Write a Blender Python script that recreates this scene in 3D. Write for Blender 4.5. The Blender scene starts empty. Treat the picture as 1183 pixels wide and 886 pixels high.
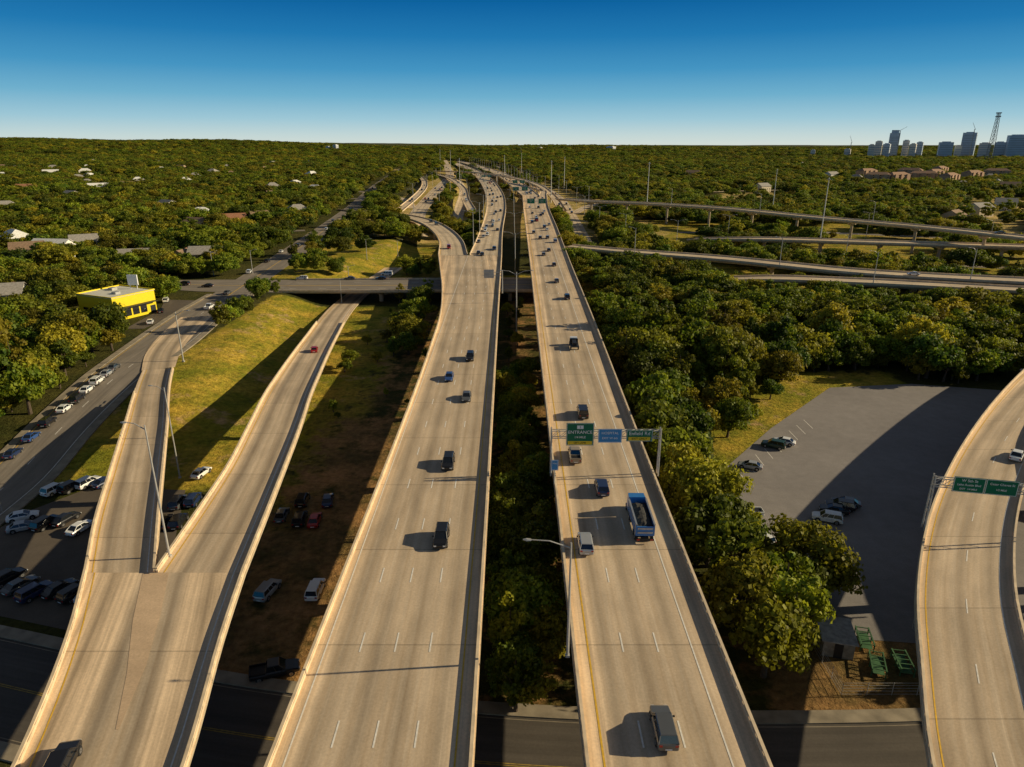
import bpy, math, random
import numpy as np
from mathutils import Vector, Matrix, kdtree
random.seed(7); rng=np.random.default_rng(7)
scene=bpy.context.scene; COL=scene.collection
F=789.0; CX=591.5; CY=443.0; PITCH=math.radians(19.3); SP=math.sin(PITCH); CP=math.cos(PITCH); CAMZ=60.0
def px(x,y,z=0.0):
    v=(y-CY)/F; t=(CAMZ-z)/(SP+v*CP); return ((x-CX)/F*t, t*(CP-v*SP), z)
def sm(a,b,x):
    t=np.clip((np.asarray(x,float)-a)/(b-a),0,1); return t*t*(3-2*t)
def T(x,y):
    x=np.asarray(x,float); y=np.asarray(y,float)
    xe=np.interp(y,[100,150,240,300,380,600,1000,3000],[-58,-60,-72,-72,-58,-50,-60,-250])
    z=5*sm(112,168,y)*sm(0,1,(xe-x)/20.0)
    d=np.sqrt(x*x+y*y)
    z=z+sm(3500,7500,d)*(16+12*np.sin(x/900.0+1)+9*np.sin(y/700.0+x/1500.0)+(56+16*np.sin(x/520.0))*sm(-700,-3200,x))
    return z
def pxg(x,y):
    z=0.0
    for i in range(12):
        p=px(x,y,z); z=0.5*z+0.5*float(T(p[0],p[1]))
    return (p[0],p[1],float(T(p[0],p[1])))

# ---------------------------------------------------------------- materials
def newmat(name):
    m=bpy.data.materials.new(name); m.use_nodes=True
    nt=m.node_tree; b=nt.nodes["Principled BSDF"]; return m,nt,b
def lk(nt,a,b): nt.links.new(a,b)
def math_node(nt,op,a,b=None,c=None,clamp=False):
    n=nt.nodes.new("ShaderNodeMath"); n.operation=op; n.use_clamp=clamp
    for i,v in enumerate((a,b,c)):
        if v is None: continue
        if isinstance(v,(int,float)): n.inputs[i].default_value=v
        else: lk(nt,v,n.inputs[i])
    return n.outputs[0]
def noise(nt,vec,scale,detail=4,rough=0.55):
    n=nt.nodes.new("ShaderNodeTexNoise"); n.inputs["Scale"].default_value=scale
    n.inputs["Detail"].default_value=detail; n.inputs["Roughness"].default_value=rough
    if vec is not None: lk(nt,vec,n.inputs["Vector"])
    return n.outputs["Fac"]
def maprange(nt,v,a,b,c,d):
    n=nt.nodes.new("ShaderNodeMapRange"); lk(nt,v,n.inputs[0])
    for i,k in enumerate((a,b,c,d)): n.inputs[i+1].default_value=k
    return n.outputs[0]
def mixc(nt,f,a,b,mode='MIX'):
    n=nt.nodes.new("ShaderNodeMix"); n.data_type='RGBA'; n.blend_type=mode
    if isinstance(f,(int,float)): n.inputs[0].default_value=f
    else: lk(nt,f,n.inputs[0])
    for i,v in ((6,a),(7,b)):
        if isinstance(v,tuple): n.inputs[i].default_value=(*v,1)
        else: lk(nt,v,n.inputs[i])
    return n.outputs[2]
def scalec(nt,col,f):
    n=nt.nodes.new("ShaderNodeVectorMath"); n.operation='SCALE'
    if isinstance(col,tuple): n.inputs[0].default_value=col
    else: lk(nt,col,n.inputs[0])
    if isinstance(f,(int,float)): n.inputs['Scale'].default_value=f
    else: lk(nt,f,n.inputs['Scale'])
    return n.outputs[0]
_mc={}
def M(name,col,rough=0.7,metal=0.0,var=0.2,nscale=1.5,coat=0.0,spec=0.4):
    if name in _mc: return _mc[name]
    m,nt,b=newmat(name)
    g=nt.nodes.new("ShaderNodeTexCoord")
    f=maprange(nt,noise(nt,g.outputs["Object"],nscale),0.3,0.7,1-var,1+var)
    lk(nt,scalec(nt,tuple(col),f),b.inputs["Base Color"])
    b.inputs["Roughness"].default_value=rough; b.inputs["Metallic"].default_value=metal
    b.inputs["Coat Weight"].default_value=coat; b.inputs["Specular IOR Level"].default_value=spec
    _mc[name]=m; return m
def road_mat(name,col,track=0.16,period=3.65,phase=0.0,joint=18.0,rough=0.8,streak=0.22,iso=False,grey=0.0):
    m,nt,b=newmat(name)
    uv=nt.nodes.new("ShaderNodeUVMap"); sep=nt.nodes.new("ShaderNodeSeparateXYZ"); lk(nt,uv.outputs[0],sep.inputs[0])
    u,v=sep.outputs[0],sep.outputs[1]
    def cmb(a,b_):
        c=nt.nodes.new("ShaderNodeCombineXYZ"); lk(nt,a,c.inputs[0]); lk(nt,b_,c.inputs[1]); return c.outputs[0]
    if iso:
        f1=maprange(nt,noise(nt,uv.outputs[0],0.05,5,0.6),0.3,0.7,1-streak,1+streak)
        f2=maprange(nt,noise(nt,uv.outputs[0],0.5,6,0.65),0.3,0.7,0.9,1.1)
        fs=[f1,f2,maprange(nt,noise(nt,uv.outputs[0],4,6,0.7),0.3,0.7,0.88,1.12)]; basec=tuple(col)
    else:
        st=noise(nt,cmb(u,math_node(nt,'MULTIPLY',v,0.012)),1.5,6,0.65)
        f1=maprange(nt,st,0.3,0.7,1-streak,1+streak)
        bl=noise(nt,cmb(u,math_node(nt,'MULTIPLY',v,0.3)),0.2,6,0.7)
        f2=maprange(nt,bl,0.3,0.7,0.76,1.18)
        f3=maprange(nt,noise(nt,uv.outputs[0],3.5,6,0.7),0.3,0.7,0.87,1.13)
        ang=math_node(nt,'MULTIPLY',math_node(nt,'SUBTRACT',u,phase),2*math.pi/period)
        cs=math_node(nt,'COSINE',ang); f4=maprange(nt,cs,-1,1,1-track,1+track*0.3)
        c2_=math_node(nt,'COSINE',math_node(nt,'MULTIPLY',ang,2.0)); f4b=maprange(nt,c2_,0.2,1.0,1.0,1-track*0.45)
        ja=math_node(nt,'FRACT',math_node(nt,'DIVIDE',math_node(nt,'ADD',v,joint*0.5),joint)); jj=math_node(nt,'LESS_THAN',ja,0.2/joint)
        f5=math_node(nt,'SUBTRACT',1.0,math_node(nt,'MULTIPLY',jj,0.3))
        wn=nt.nodes.new("ShaderNodeTexWhiteNoise"); wn.noise_dimensions='1D'; lk(nt,math_node(nt,'FLOOR',math_node(nt,'DIVIDE',math_node(nt,'ADD',v,joint*0.5),joint)),wn.inputs['W'])
        f6=maprange(nt,wn.outputs['Value'],0,1,0.94,1.06)
        fs=[f1,f2,f3,f4,f4b,f5,f6]
        if grey>0:
            inl=maprange(nt,math_node(nt,'ABSOLUTE',u),grey-0.8,grey+0.5,1,0)
            inl=math_node(nt,'MULTIPLY',inl,maprange(nt,st,0.38,0.58,0.35,1))
            basec=mixc(nt,inl,tuple(col),(col[0]*0.72,col[1]*0.76,col[2]*0.82))
        else: basec=tuple(col)
    f=fs[0]
    for q in fs[1:]: f=math_node(nt,'MULTIPLY',f,q)
    lk(nt,scalec(nt,basec,f),b.inputs["Base Color"]); b.inputs["Roughness"].default_value=rough
    b.inputs["Specular IOR Level"].default_value=0.3
    return m
DECKC=(0.76,0.565,0.365)
DECK_L=road_mat("deck_concrete_west",DECKC,phase=0.0,grey=7.0,track=0.2,streak=.3)
DECK_R=road_mat("deck_concrete_east",DECKC,phase=1.1,grey=5.6,track=0.2,streak=.3)
RAMP=road_mat("ramp_concrete",DECKC,track=0.3,period=3.9,phase=0.0,grey=3.0,streak=.32)
ASPH=road_mat("street_asphalt",(0.26,0.22,0.175),track=0.1,joint=900,streak=0.18)
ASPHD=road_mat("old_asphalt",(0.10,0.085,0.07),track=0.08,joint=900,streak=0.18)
FARC=road_mat("far_concrete",(0.66,0.52,0.355),track=0.2,joint=25)
GORE=road_mat("worn_gore_concrete",(0.60,0.43,0.275),streak=0.22,iso=True)
CONC=M("barrier_concrete",(0.70,0.55,0.37),0.85,var=0.22,nscale=0.6)
PAVE=M("pavement_concrete",(0.30,0.25,0.18),0.9,var=0.3,nscale=0.5)
PIERM=M("pier_concrete",(0.48,0.39,0.27),0.9,var=0.2,nscale=0.5)
WHITE=M("road_paint_white",(0.84,0.79,0.70),0.6,var=0.15,nscale=2)
YELLOW=M("road_paint_yellow",(0.74,0.45,0.04),0.6,var=0.18,nscale=2)
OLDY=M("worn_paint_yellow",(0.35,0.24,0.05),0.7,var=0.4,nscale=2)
STEEL=M("galvanised_steel",(0.45,0.44,0.42),0.5,metal=0.2,var=0.12)
GLASS=M("dark_glass",(0.012,0.015,0.02),0.08,var=0.1,spec=0.9)
TYRE=M("tyre_rubber",(0.02,0.02,0.02),0.85,var=0.2)
RIM=M("wheel_rim",(0.45,0.45,0.46),0.3,metal=0.8,var=0.1)
HEADL=M("headlight_lens",(0.75,0.77,0.78),0.1,var=0.05,spec=0.8)
TAILL=M("taillight_lens",(0.35,0.01,0.01),0.2,var=0.05,spec=0.8)
TRIM=M("black_trim",(0.02,0.02,0.022),0.5,var=0.1)
GREENS=M("sign_green",(0.0,0.16,0.08),0.4,var=0.06)
BLUES=M("sign_blue",(0.05,0.28,0.62),0.4,var=0.06)
SIGNW=M("sign_white",(0.85,0.85,0.85),0.4,var=0.03)
SIGNY=M("sign_yellow",(0.85,0.6,0.03),0.4,var=0.03)
BARK=M("bark",(0.09,0.065,0.045),0.95,var=0.35,nscale=3)
def leaf_mat(name,c1,c2,c3):
    m,nt,b=newmat(name)
    oi=nt.nodes.new("ShaderNodeObjectInfo"); tc=nt.nodes.new("ShaderNodeTexCoord")
    n1=maprange(nt,noise(nt,tc.outputs["Object"],0.7,3),0.38,0.62,0,1)
    c=mixc(nt,n1,c1,c2); c=mixc(nt,maprange(nt,oi.outputs["Random"],0.4,1.0,0,.9),c,c3)
    wn=nt.nodes.new("ShaderNodeTexWhiteNoise"); wn.noise_dimensions='1D'
    lk(nt,math_node(nt,'MULTIPLY',oi.outputs["Random"],91.7),wn.inputs['W'])
    f=maprange(nt,wn.outputs['Value'],0,1,0.5,1.4)
    gn=noise(nt,oi.outputs["Location"],0.012,3); f=math_node(nt,'MULTIPLY',f,maprange(nt,gn,0.35,0.65,0.75,1.2))
    geo=nt.nodes.new("ShaderNodeNewGeometry")
    isl=maprange(nt,geo.outputs["Random Per Island"],0,1,0.65,1.35)
    c=scalec(nt,c,math_node(nt,'MULTIPLY',f,isl))
    lk(nt,c,b.inputs["Base Color"]); b.inputs["Roughness"].default_value=0.6; b.inputs["Specular IOR Level"].default_value=0.25
    tr=nt.nodes.new("ShaderNodeBsdfTranslucent"); lk(nt,scalec(nt,c,1.5),tr.inputs[0])
    mx=nt.nodes.new("ShaderNodeMixShader"); mx.inputs[0].default_value=0.34
    lk(nt,b.outputs[0],mx.inputs[1]); lk(nt,tr.outputs[0],mx.inputs[2]); lk(nt,mx.outputs[0],nt.nodes["Material Output"].inputs[0])
    return m
LEAF=leaf_mat("oak_leaves",(0.095,0.145,0.010),(0.23,0.255,0.014),(0.31,0.245,0.018))
LEAFD=leaf_mat("juniper_leaves",(0.05,0.10,0.010),(0.14,0.185,0.013),(0.23,0.21,0.016))

# ---------------------------------------------------------------- object helpers
def mkmesh(name,V,Fc,mats=(),midx=None,smooth=False):
    me=bpy.data.meshes.new(name); me.from_pydata([tuple(v) for v in V],[],[tuple(f) for f in Fc])
    for m in mats: me.materials.append(m)
    if midx is not None: me.polygons.foreach_set("material_index",np.asarray(midx,dtype=np.int32))
    if smooth: me.polygons.foreach_set("use_smooth",[True]*len(me.polygons))
    me.update(); return me
def mkobj(name,data,parent=None,loc=(0,0,0),rot=(0,0,0),scale=(1,1,1)):
    o=bpy.data.objects.new(name,data); COL.objects.link(o); o.location=loc; o.rotation_euler=rot; o.scale=scale
    if parent is not None: o.parent=parent
    return o
def tag(o,label,category,group=None,kind=None):
    o["label"]=label; o["category"]=category
    if group: o["group"]=group
    if kind: o["kind"]=kind
    return o
class Geo:
    def __init__(s): s.V=[]; s.F=[]; s.I=[]
    def box(s,x0,x1,y0,y1,z0,z1,mi=0):
        n=len(s.V); s.V+=[(x0,y0,z0),(x1,y0,z0),(x1,y1,z0),(x0,y1,z0),(x0,y0,z1),(x1,y0,z1),(x1,y1,z1),(x0,y1,z1)]
        for f in ((0,3,2,1),(4,5,6,7),(0,1,5,4),(1,2,6,5),(2,3,7,6),(3,0,4,7)): s.F.append([n+i for i in f]); s.I.append(mi)
    def hexa(s,b,t,mi=0):
        n=len(s.V); s.V+=list(b)+list(t)
        for f in ((0,3,2,1),(4,5,6,7),(0,1,5,4),(1,2,6,5),(2,3,7,6),(3,0,4,7)): s.F.append([n+i for i in f]); s.I.append(mi)
    def cone(s,p0,p1,r0,r1,k=8,mi=0,cap=True):
        p0=Vector(p0);p1=Vector(p1); d=(p1-p0).normalized(); a=d.orthogonal().normalized(); b=d.cross(a); n=len(s.V)
        for p,r in ((p0,r0),(p1,r1)):
            for i in range(k):
                t=2*math.pi*i/k; s.V.append(tuple(p+a*(r*math.cos(t))+b*(r*math.sin(t))))
        for i in range(k):
            j=(i+1)%k; s.F.append([n+i,n+j,n+k+j,n+k+i]); s.I.append(mi)
        if cap: s.F.append([n+i for i in range(k)][::-1]); s.I.append(mi); s.F.append([n+k+i for i in range(k)]); s.I.append(mi)
    def loft(s,secs,mi=0):
        k=len(secs[0]); n=len(s.V)
        for q in secs: s.V+=q
        for a in range(len(secs)-1):
            for i in range(k):
                j=(i+1)%k; s.F.append([n+a*k+i,n+a*k+j,n+(a+1)*k+j,n+(a+1)*k+i]); s.I.append(mi)
        s.F.append([n+i for i in range(k)][::-1]); s.I.append(mi)
        m=n+(len(secs)-1)*k; s.F.append([m+i for i in range(k)]); s.I.append(mi)
    def mesh(s,name,mats,smooth=False): return mkmesh(name,s.V,s.F,mats,s.I,smooth)

# ---------------------------------------------------------------- paths
def catmull(rows,step):
    P=np.array(rows,float); P=np.vstack([2*P[0]-P[1],P,2*P[-1]-P[-2]]); out=[]
    for i in range(1,len(P)-2):
        n=max(2,int(np.linalg.norm(P[i+1,:2]-P[i,:2])/step)+1)
        t=np.linspace(0,1,n,endpoint=False)[:,None]
        p0,p1,p2,p3=P[i-1],P[i],P[i+1],P[i+2]
        d1=max(np.linalg.norm((p2-p1)[:2]),1e-6); d0=max(np.linalg.norm((p1-p0)[:2]),1e-6); d2=max(np.linalg.norm((p3-p2)[:2]),1e-6)
        m1=((p1-p0)/d0*d1/(d0+d1)+(p2-p1)/d1*d0/(d0+d1))*d1
        m2=((p2-p1)/d1*d2/(d1+d2)+(p3-p2)/d2*d1/(d1+d2))*d1
        out.append((2*t**3-3*t**2+1)*p1+(t**3-2*t**2+t)*m1+(-2*t**3+3*t**2)*p2+(t**3-t**2)*m2)
    out.append(P[-2][None,:]); return np.vstack(out)
class Path:
    def __init__(s,C,n,w):
        s.C=C; s.n=n; s.w=w
        s.s=np.concatenate([[0],np.cumsum(np.linalg.norm(np.diff(C,axis=0),axis=1))])
    @staticmethod
    def edges(rows,step=4):
        R=catmull([(r[1],r[0],r[3],r[2]) for r in rows],step)
        xl,y,z,xr=R.T; C=np.stack([(xl+xr)/2,y,z],1); return Path(C,np.tile([1.0,0.0],(len(C),1)),xr-xl)
    @staticmethod
    def center(rows,step=4):
        R=catmull(rows,step); C=R[:,:3]; t=np.gradient(C[:,:2],axis=0); t/=np.linalg.norm(t,axis=1)[:,None]
        return Path(C,np.stack([t[:,1],-t[:,0]],1),R[:,3])
    def at(s,d,off,dz=0):
        x=np.interp(d,s.s,s.C[:,0]); y=np.interp(d,s.s,s.C[:,1]); z=np.interp(d,s.s,s.C[:,2])
        nx=np.interp(d,s.s,s.n[:,0]); ny=np.interp(d,s.s,s.n[:,1]); return x+nx*off,y+ny*off,z+dz
ROADS=[]
def reg(path,extra=0,ground=False):
    L=path.s[-1]; k=int(L/4)+1
    for d in np.linspace(0,L,k):
        x,y,z=path.at(d,0); ROADS.append((float(x),float(y),float(np.interp(d,path.s,path.w))/2+extra,ground))
def sweep(path,offs,dzs,closed=True,mats=(),midx=None,name="deck",lo=None,hi=None):
    sel=np.ones(len(path.s),bool)
    if lo is not None: sel&=path.s>=lo
    if hi is not None: sel&=path.s<=hi
    C=path.C[sel]; n=path.n[sel]; w=path.w[sel]; sv=path.s[sel]; N=len(C); Mp=len(offs)
    O=np.stack([np.asarray(o(w) if callable(o) else np.full(N,o)) for o in offs],1)
    V=np.zeros((N,Mp,3)); V[:,:,0]=C[:,0:1]+n[:,0:1]*O; V[:,:,1]=C[:,1:2]+n[:,1:2]*O; V[:,:,2]=C[:,2:3]+np.array(dzs)[None,:]
    Fc=[];I=[]; K=Mp if closed else Mp-1
    for a in range(N-1):
        for i in range(K):
            j=(i+1)%Mp; Fc.append((a*Mp+i,(a+1)*Mp+i,(a+1)*Mp+j,a*Mp+j)); I.append(midx[i] if midx else 0)
    if closed:
        Fc.append(tuple(range(Mp))); I.append(midx[-1] if midx else 0); b=(N-1)*Mp; Fc.append(tuple(b+i for i in range(Mp))[::-1]); I.append(midx[-1] if midx else 0)
    me=mkmesh(name,V.reshape(-1,3),Fc,mats,I)
    uv=me.uv_layers.new(name="UVMap"); UVV=np.stack([O,np.tile(sv[:,None],(1,Mp))],2).reshape(-1,2)
    li=np.zeros(len(me.loops),np.int32); me.loops.foreach_get("vertex_index",li); uv.data.foreach_set("uv",UVV[li].ravel().astype(np.float32))
    return me
def marks_mesh(path,specs,dz=0.02,ground=False,mats=None):
    V=[];Fc=[];I=[]
    L=path.s[-1]
    for off,mi,dash,wd in specs:
        if dash: segs=[(a,min(a+dash[0],L)) for a in np.arange(2,L-1,dash[0]+dash[1])]
        else:
            st=np.append(np.arange(0,L,4.0),L); segs=list(zip(st[:-1],st[1:]))
        for a,b in segs:
            n=len(V)
            for d in (a,b):
                w=float(np.interp(d,path.s,path.w)); o=off(w) if callable(off) else off
                for e in (-wd/2,wd/2):
                    x,y,z=path.at(d,o+e,dz)
                    if ground: z=T(x,y)+0.12+dz
                    V.append((float(x),float(y),float(z)))
            Fc.append((n,n+1,n+3,n+2)); I.append(mi)
    return mkmesh("lane_marking",V,Fc,mats or (WHITE,YELLOW),I)
def bridge(label,path,mat,marks=(),rails=(1,1),pier_step=32,detail_to=380,name="elevated_road",cat="bridge",girder=1.3,rail_range=(0,0),rend=None):
    top=mkobj(name,None,loc=(float(path.C[0][0]),float(path.C[0][1]),0)); tag(top,label,cat)
    inv=Matrix.Translation(top.location).inverted()
    def add(nm,me):
        o=mkobj(nm,me,top); o.matrix_parent_inverse=inv; return o
    h=lambda k:(lambda w:w/2+k); g=lambda k:(lambda w:-w/2-k)
    add("deck",sweep(path,[g(0.15),h(0.15),h(0.15),h(-1.3),h(-1.7),g(-1.7),g(-1.3),g(0.15)],[0,0,-0.35,-0.4,-girder,-girder,-0.4,-0.35],True,(mat,PIERM),[0,1,1,1,1,1,1,1]))
    L=path.s[-1]
    for sgn,on in ((-1,rails[0]),(1,rails[1])):
        if not on: continue
        lo=rail_range[0]; hi=L-(rend[0 if sgn<0 else 1] if rend else rail_range[1])
        near=path.C[:,1]<detail_to
        o1=lambda w:sgn*(w/2-0.28); o2=lambda w:sgn*(w/2+0.06)
        a=add("parapet",sweep(path,[o1,o2,o2,o1],[0.0,0.0,0.40,0.40],True,(CONC,),None,"parapet",lo,hi))
        o3=lambda w:sgn*(w/2-0.26); o4=lambda w:sgn*(w/2+0.04)
        mkobj("rail",sweep(path,[o3,o4,o4,o3],[0.52,0.52,0.70,0.70],True,(CONC,),None,"rail",lo,hi),a)
        P=Geo()
        for d in np.arange(lo+0.5,hi-0.5,1.9):
            w=float(np.interp(d,path.s,path.w)); x,y,z=path.at(d,0)
            if y>detail_to: continue
            x2,y2,_=path.at(d+0.1,0); tx,ty=float(x2-x),float(y2-y); q=math.hypot(tx,ty) or 1; tx/=q;ty/=q
            cx,cy,cz=path.at(d,sgn*(w/2-0.11)); nx,ny=ty,-tx; cs=[]
            for s1,s2 in ((-1,-1),(1,-1),(1,1),(-1,1)): cs.append((float(cx+nx*0.10*s1+tx*0.72*s2),float(cy+ny*0.10*s1+ty*0.72*s2)))
            P.hexa([(c[0],c[1],cz+0.40) for c in cs],[(c[0],c[1],cz+0.52) for c in cs])
        if near.sum()<len(path.C)*0.999:
            k=float(np.interp(detail_to,path.C[:,1],path.s)) if path.C[-1,1]>path.C[0,1] else 0
            try: mkobj("infill",sweep(path,[o1,o2,o2,o1],[0.40,0.40,0.52,0.52],True,(CONC,),None,"infill",max(lo,k),hi),a)
            except Exception: pass
        if P.V: mkobj("baluster",P.mesh("baluster",(CONC,)),a)
    if marks: add("lane_marking",marks_mesh(path,marks))
    for d in np.arange(pier_step*0.5,L,pier_step):
        x,y,z=[float(q) for q in path.at(d,0)]; zt=float(T(x,y))
        if z-zt<3.5: continue
        if y>1400: break
        bad=False
        for co,idx,dist in KD.find_range((x,y,0),25):
            if dist<GR[idx][2]+2.0: bad=True;break
        if bad: continue
        w=float(np.interp(d,path.s,path.w)); x2,y2,_=path.at(d+0.5,0); th=math.atan2(float(y2-y),float(x2-x))-math.pi/2
        G=Geo(); hb=z-girder-zt
        nc=1 if w<13 else 2
        for c in ([0] if nc==1 else [-w*0.25,w*0.25]): G.cone((c,0,-0.5),(c,0,hb-1.2),0.85,0.85,12)
        G.hexa([(-w*0.28,-0.8,hb-1.2),(w*0.28,-0.8,hb-1.2),(w*0.28,0.8,hb-1.2),(-w*0.28,0.8,hb-1.2)],[(-w/2+1,-0.8,hb-0.01),(w/2-1,-0.8,hb-0.01),(w/2-1,0.8,hb-0.01),(-w/2+1,0.8,hb-0.01)])
        o=mkobj("pier",G.mesh("pier",(PIERM,)),top,(x,y,zt),(0,0,th)); o.matrix_parent_inverse=inv
    reg(path,0.5); return top
def ground_road(name,label,path,mat,marks=(),kerb=False,cat="road",mm_=None):
    w=path.w.max(); K=max(4,int(w/2.2)); fr=np.linspace(-0.5,0.5,K+1); N=len(path.C)
    O=path.w[:,None]*fr[None,:]; V=np.zeros((N,K+1,3)); V[:,:,0]=path.C[:,0:1]+path.n[:,0:1]*O; V[:,:,1]=path.C[:,1:2]+path.n[:,1:2]*O
    V[:,:,2]=T(V[:,:,0],V[:,:,1])+0.12+path.C[:,2:3]
    Fc=[(a*(K+1)+i,a*(K+1)+i+1,(a+1)*(K+1)+i+1,(a+1)*(K+1)+i) for a in range(N-1) for i in range(K)]
    me=mkmesh(name,V.reshape(-1,3),Fc,(mat,)); uv=me.uv_layers.new(name="UVMap")
    UVV=np.stack([O,np.tile(path.s[:,None],(1,K+1))],2).reshape(-1,2); li=np.zeros(len(me.loops),np.int32); me.loops.foreach_get("vertex_index",li)
    uv.data.foreach_set("uv",UVV[li].ravel().astype(np.float32))
    o=mkobj(name,me); tag(o,label,cat,kind="structure")
    if marks:
        mm=marks_mesh(path,marks,0.02+float(path.C[0,2]),True,mm_); mkobj("lane_marking",mm,o)
    if kerb:
        G=[];Fk=[]
        for sg in (-1,1):
            n0=len(G)
            for a in range(N):
                for e,hh in ((0,0.0),(0,0.26),(1.8,0.26),(1.8,0.0)):
                    oo=sg*(path.w[a]/2+e); x=path.C[a,0]+path.n[a,0]*oo; y=path.C[a,1]+path.n[a,1]*oo; G.append((x,y,float(T(x,y))+hh))
            for a in range(N-1):
                for i in range(3): Fk.append((n0+a*4+i,n0+a*4+i+1,n0+(a+1)*4+i+1,n0+(a+1)*4+i))
        k=mkobj("pavement",mkmesh("pavement",G,Fk,(PAVE,)))
        tag(k,"worn concrete pavement with kerb beside the street","pavement",kind="structure")
    reg(path,1.5,True); return o

# ---------------------------------------------------------------- terrain
def grid_axis(a,b,step,outer_a,outer_b,ratio=1.13):
    c=list(np.arange(a,b+0.1,step)); s=step; x=b
    while x<outer_b: s*=ratio; x+=s; c.append(x)
    s=step; x=a
    while x>outer_a: s*=ratio; x-=s; c.insert(0,x)
    return np.array(c)
gx=grid_axis(-190,260,2.5,-28000,28000,1.10); gy=grid_axis(30,440,2.5,-400,34000,1.06)
GX,GY=np.meshgrid(gx,gy); GZ=T(GX,GY)-0.0
def bx(x,y,x0,x1,y0,y1,s=4.0): return sm(x0-s,x0+s,x)*sm(x1+s,x1-s,x)*sm(y0-s,y0+s,y)*sm(y1+s,y1-s,y)
HXY=[300,700,1272,1831,2632,4000]; HXX=[0,0,-34,-90,-160,-300]
hx=np.interp(GY,HXY,HXX)
grass=np.maximum.reduce([bx(GX,GY,-92,-46,112,262,3),bx(GX,GY,-118,-30,295,425,4),bx(GX,GY,36,105,118,182,5)*.8,bx(GX,GY,85,360,300,580,10)*0.95,bx(GX,GY,-8,60,290,330,6),bx(GX,GY,-50,-32,95,262,5)*.58])
dry=np.maximum(sm(135,90,np.abs(GX-hx))*sm(430,520,GY)*sm(2300,1300,GY),bx(GX,GY,-130,-30,440,760,20))
dirt=np.maximum.reduce([bx(GX,GY,-44,-3,60,150,8)*.62,bx(GX,GY,-40,-3,150,262,8)*.46,bx(GX,GY,-3,28,60,300,3)*0.5,bx(GX,GY,30,62,58,80,3),bx(GX,GY,-118,-92,60,130,4)*0.5])
clr=(np.sin(GX/83.0+2*np.sin(GY/190.0))*np.sin(GY/131.0+1.7*np.sin(GX/143.0))>0.72)*sm(380,500,GY)*sm(6000,3000,GY)
dry=np.maximum(dry,clr*0.7)
nV=GX.size; V=np.stack([GX,GY,GZ],2).reshape(-1,3); ny_,nx_=GX.shape
idx=np.arange(nV).reshape(ny_,nx_); Fq=np.stack([idx[:-1,:-1],idx[:-1,1:],idx[1:,1:],idx[1:,:-1]],2).reshape(-1,4)
gm,nt,b=newmat("ground_cover")
va=nt.nodes.new("ShaderNodeVertexColor"); va.layer_name="cover"; sp=nt.nodes.new("ShaderNodeSeparateColor"); lk(nt,va.outputs[0],sp.inputs[0])
geo=nt.nodes.new("ShaderNodeNewGeometry"); pos=geo.outputs["Position"]
nb=noise(nt,pos,0.07,6,0.65); nf=noise(nt,pos,0.9,6,0.7); nm=noise(nt,pos,0.22,6,0.65)
def thr(ch): return maprange(nt,math_node(nt,'ADD',ch,math_node(nt,'MULTIPLY',math_node(nt,'SUBTRACT',nm,0.5),1.5)),0.35,0.6,0,1)
base=mixc(nt,maprange(nt,nb,0.35,0.65,0,1),(0.04,0.048,0.010),(0.09,0.08,0.02))
gr=mixc(nt,maprange(nt,nb,0.40,0.60,0,1),(0.25,0.235,0.02),(0.52,0.35,0.05)); gr=mixc(nt,maprange(nt,nm,0.44,0.68,0,0.85),gr,(0.13,0.15,0.014))
gr=mixc(nt,maprange(nt,noise(nt,pos,0.1,5,0.7),0.58,0.68,0,0.85),gr,(0.50,0.32,0.15))
dr=mixc(nt,maprange(nt,nb,0.38,0.62,0,1),(0.58,0.41,0.16),(0.27,0.23,0.05))
di=mixc(nt,maprange(nt,nb,0.38,0.62,0,1),(0.44,0.235,0.09),(0.14,0.10,0.035))
c=mixc(nt,thr(sp.outputs[0]),base,gr); c=mixc(nt,thr(sp.outputs[2]),c,dr); c=mixc(nt,thr(sp.outputs[1]),c,di)
c=scalec(nt,c,maprange(nt,nf,0.3,0.7,0.55,1.45)); lk(nt,c,b.inputs["Base Color"]); b.inputs["Roughness"].default_value=0.95; b.inputs["Specular IOR Level"].default_value=0.1
bp=nt.nodes.new("ShaderNodeBump"); bp.inputs["Strength"].default_value=1.0; bp.inputs["Distance"].default_value=0.7; lk(nt,nf,bp.inputs["Height"]); lk(nt,bp.outputs[0],b.inputs["Normal"])
gme=mkmesh("ground",V,Fq,(gm,)); ca=gme.color_attributes.new("cover",'FLOAT_COLOR','POINT')
cd=np.stack([grass,dirt,dry,np.ones_like(dry)],2).reshape(-1,4).astype(np.float32); ca.data.foreach_set("color",cd.ravel())
gme.polygons.foreach_set("use_smooth",[True]*len(gme.polygons))
tag(mkobj("ground",gme),"rolling ground with dry grass, bare dirt and woodland floor","ground",kind="structure")

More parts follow.
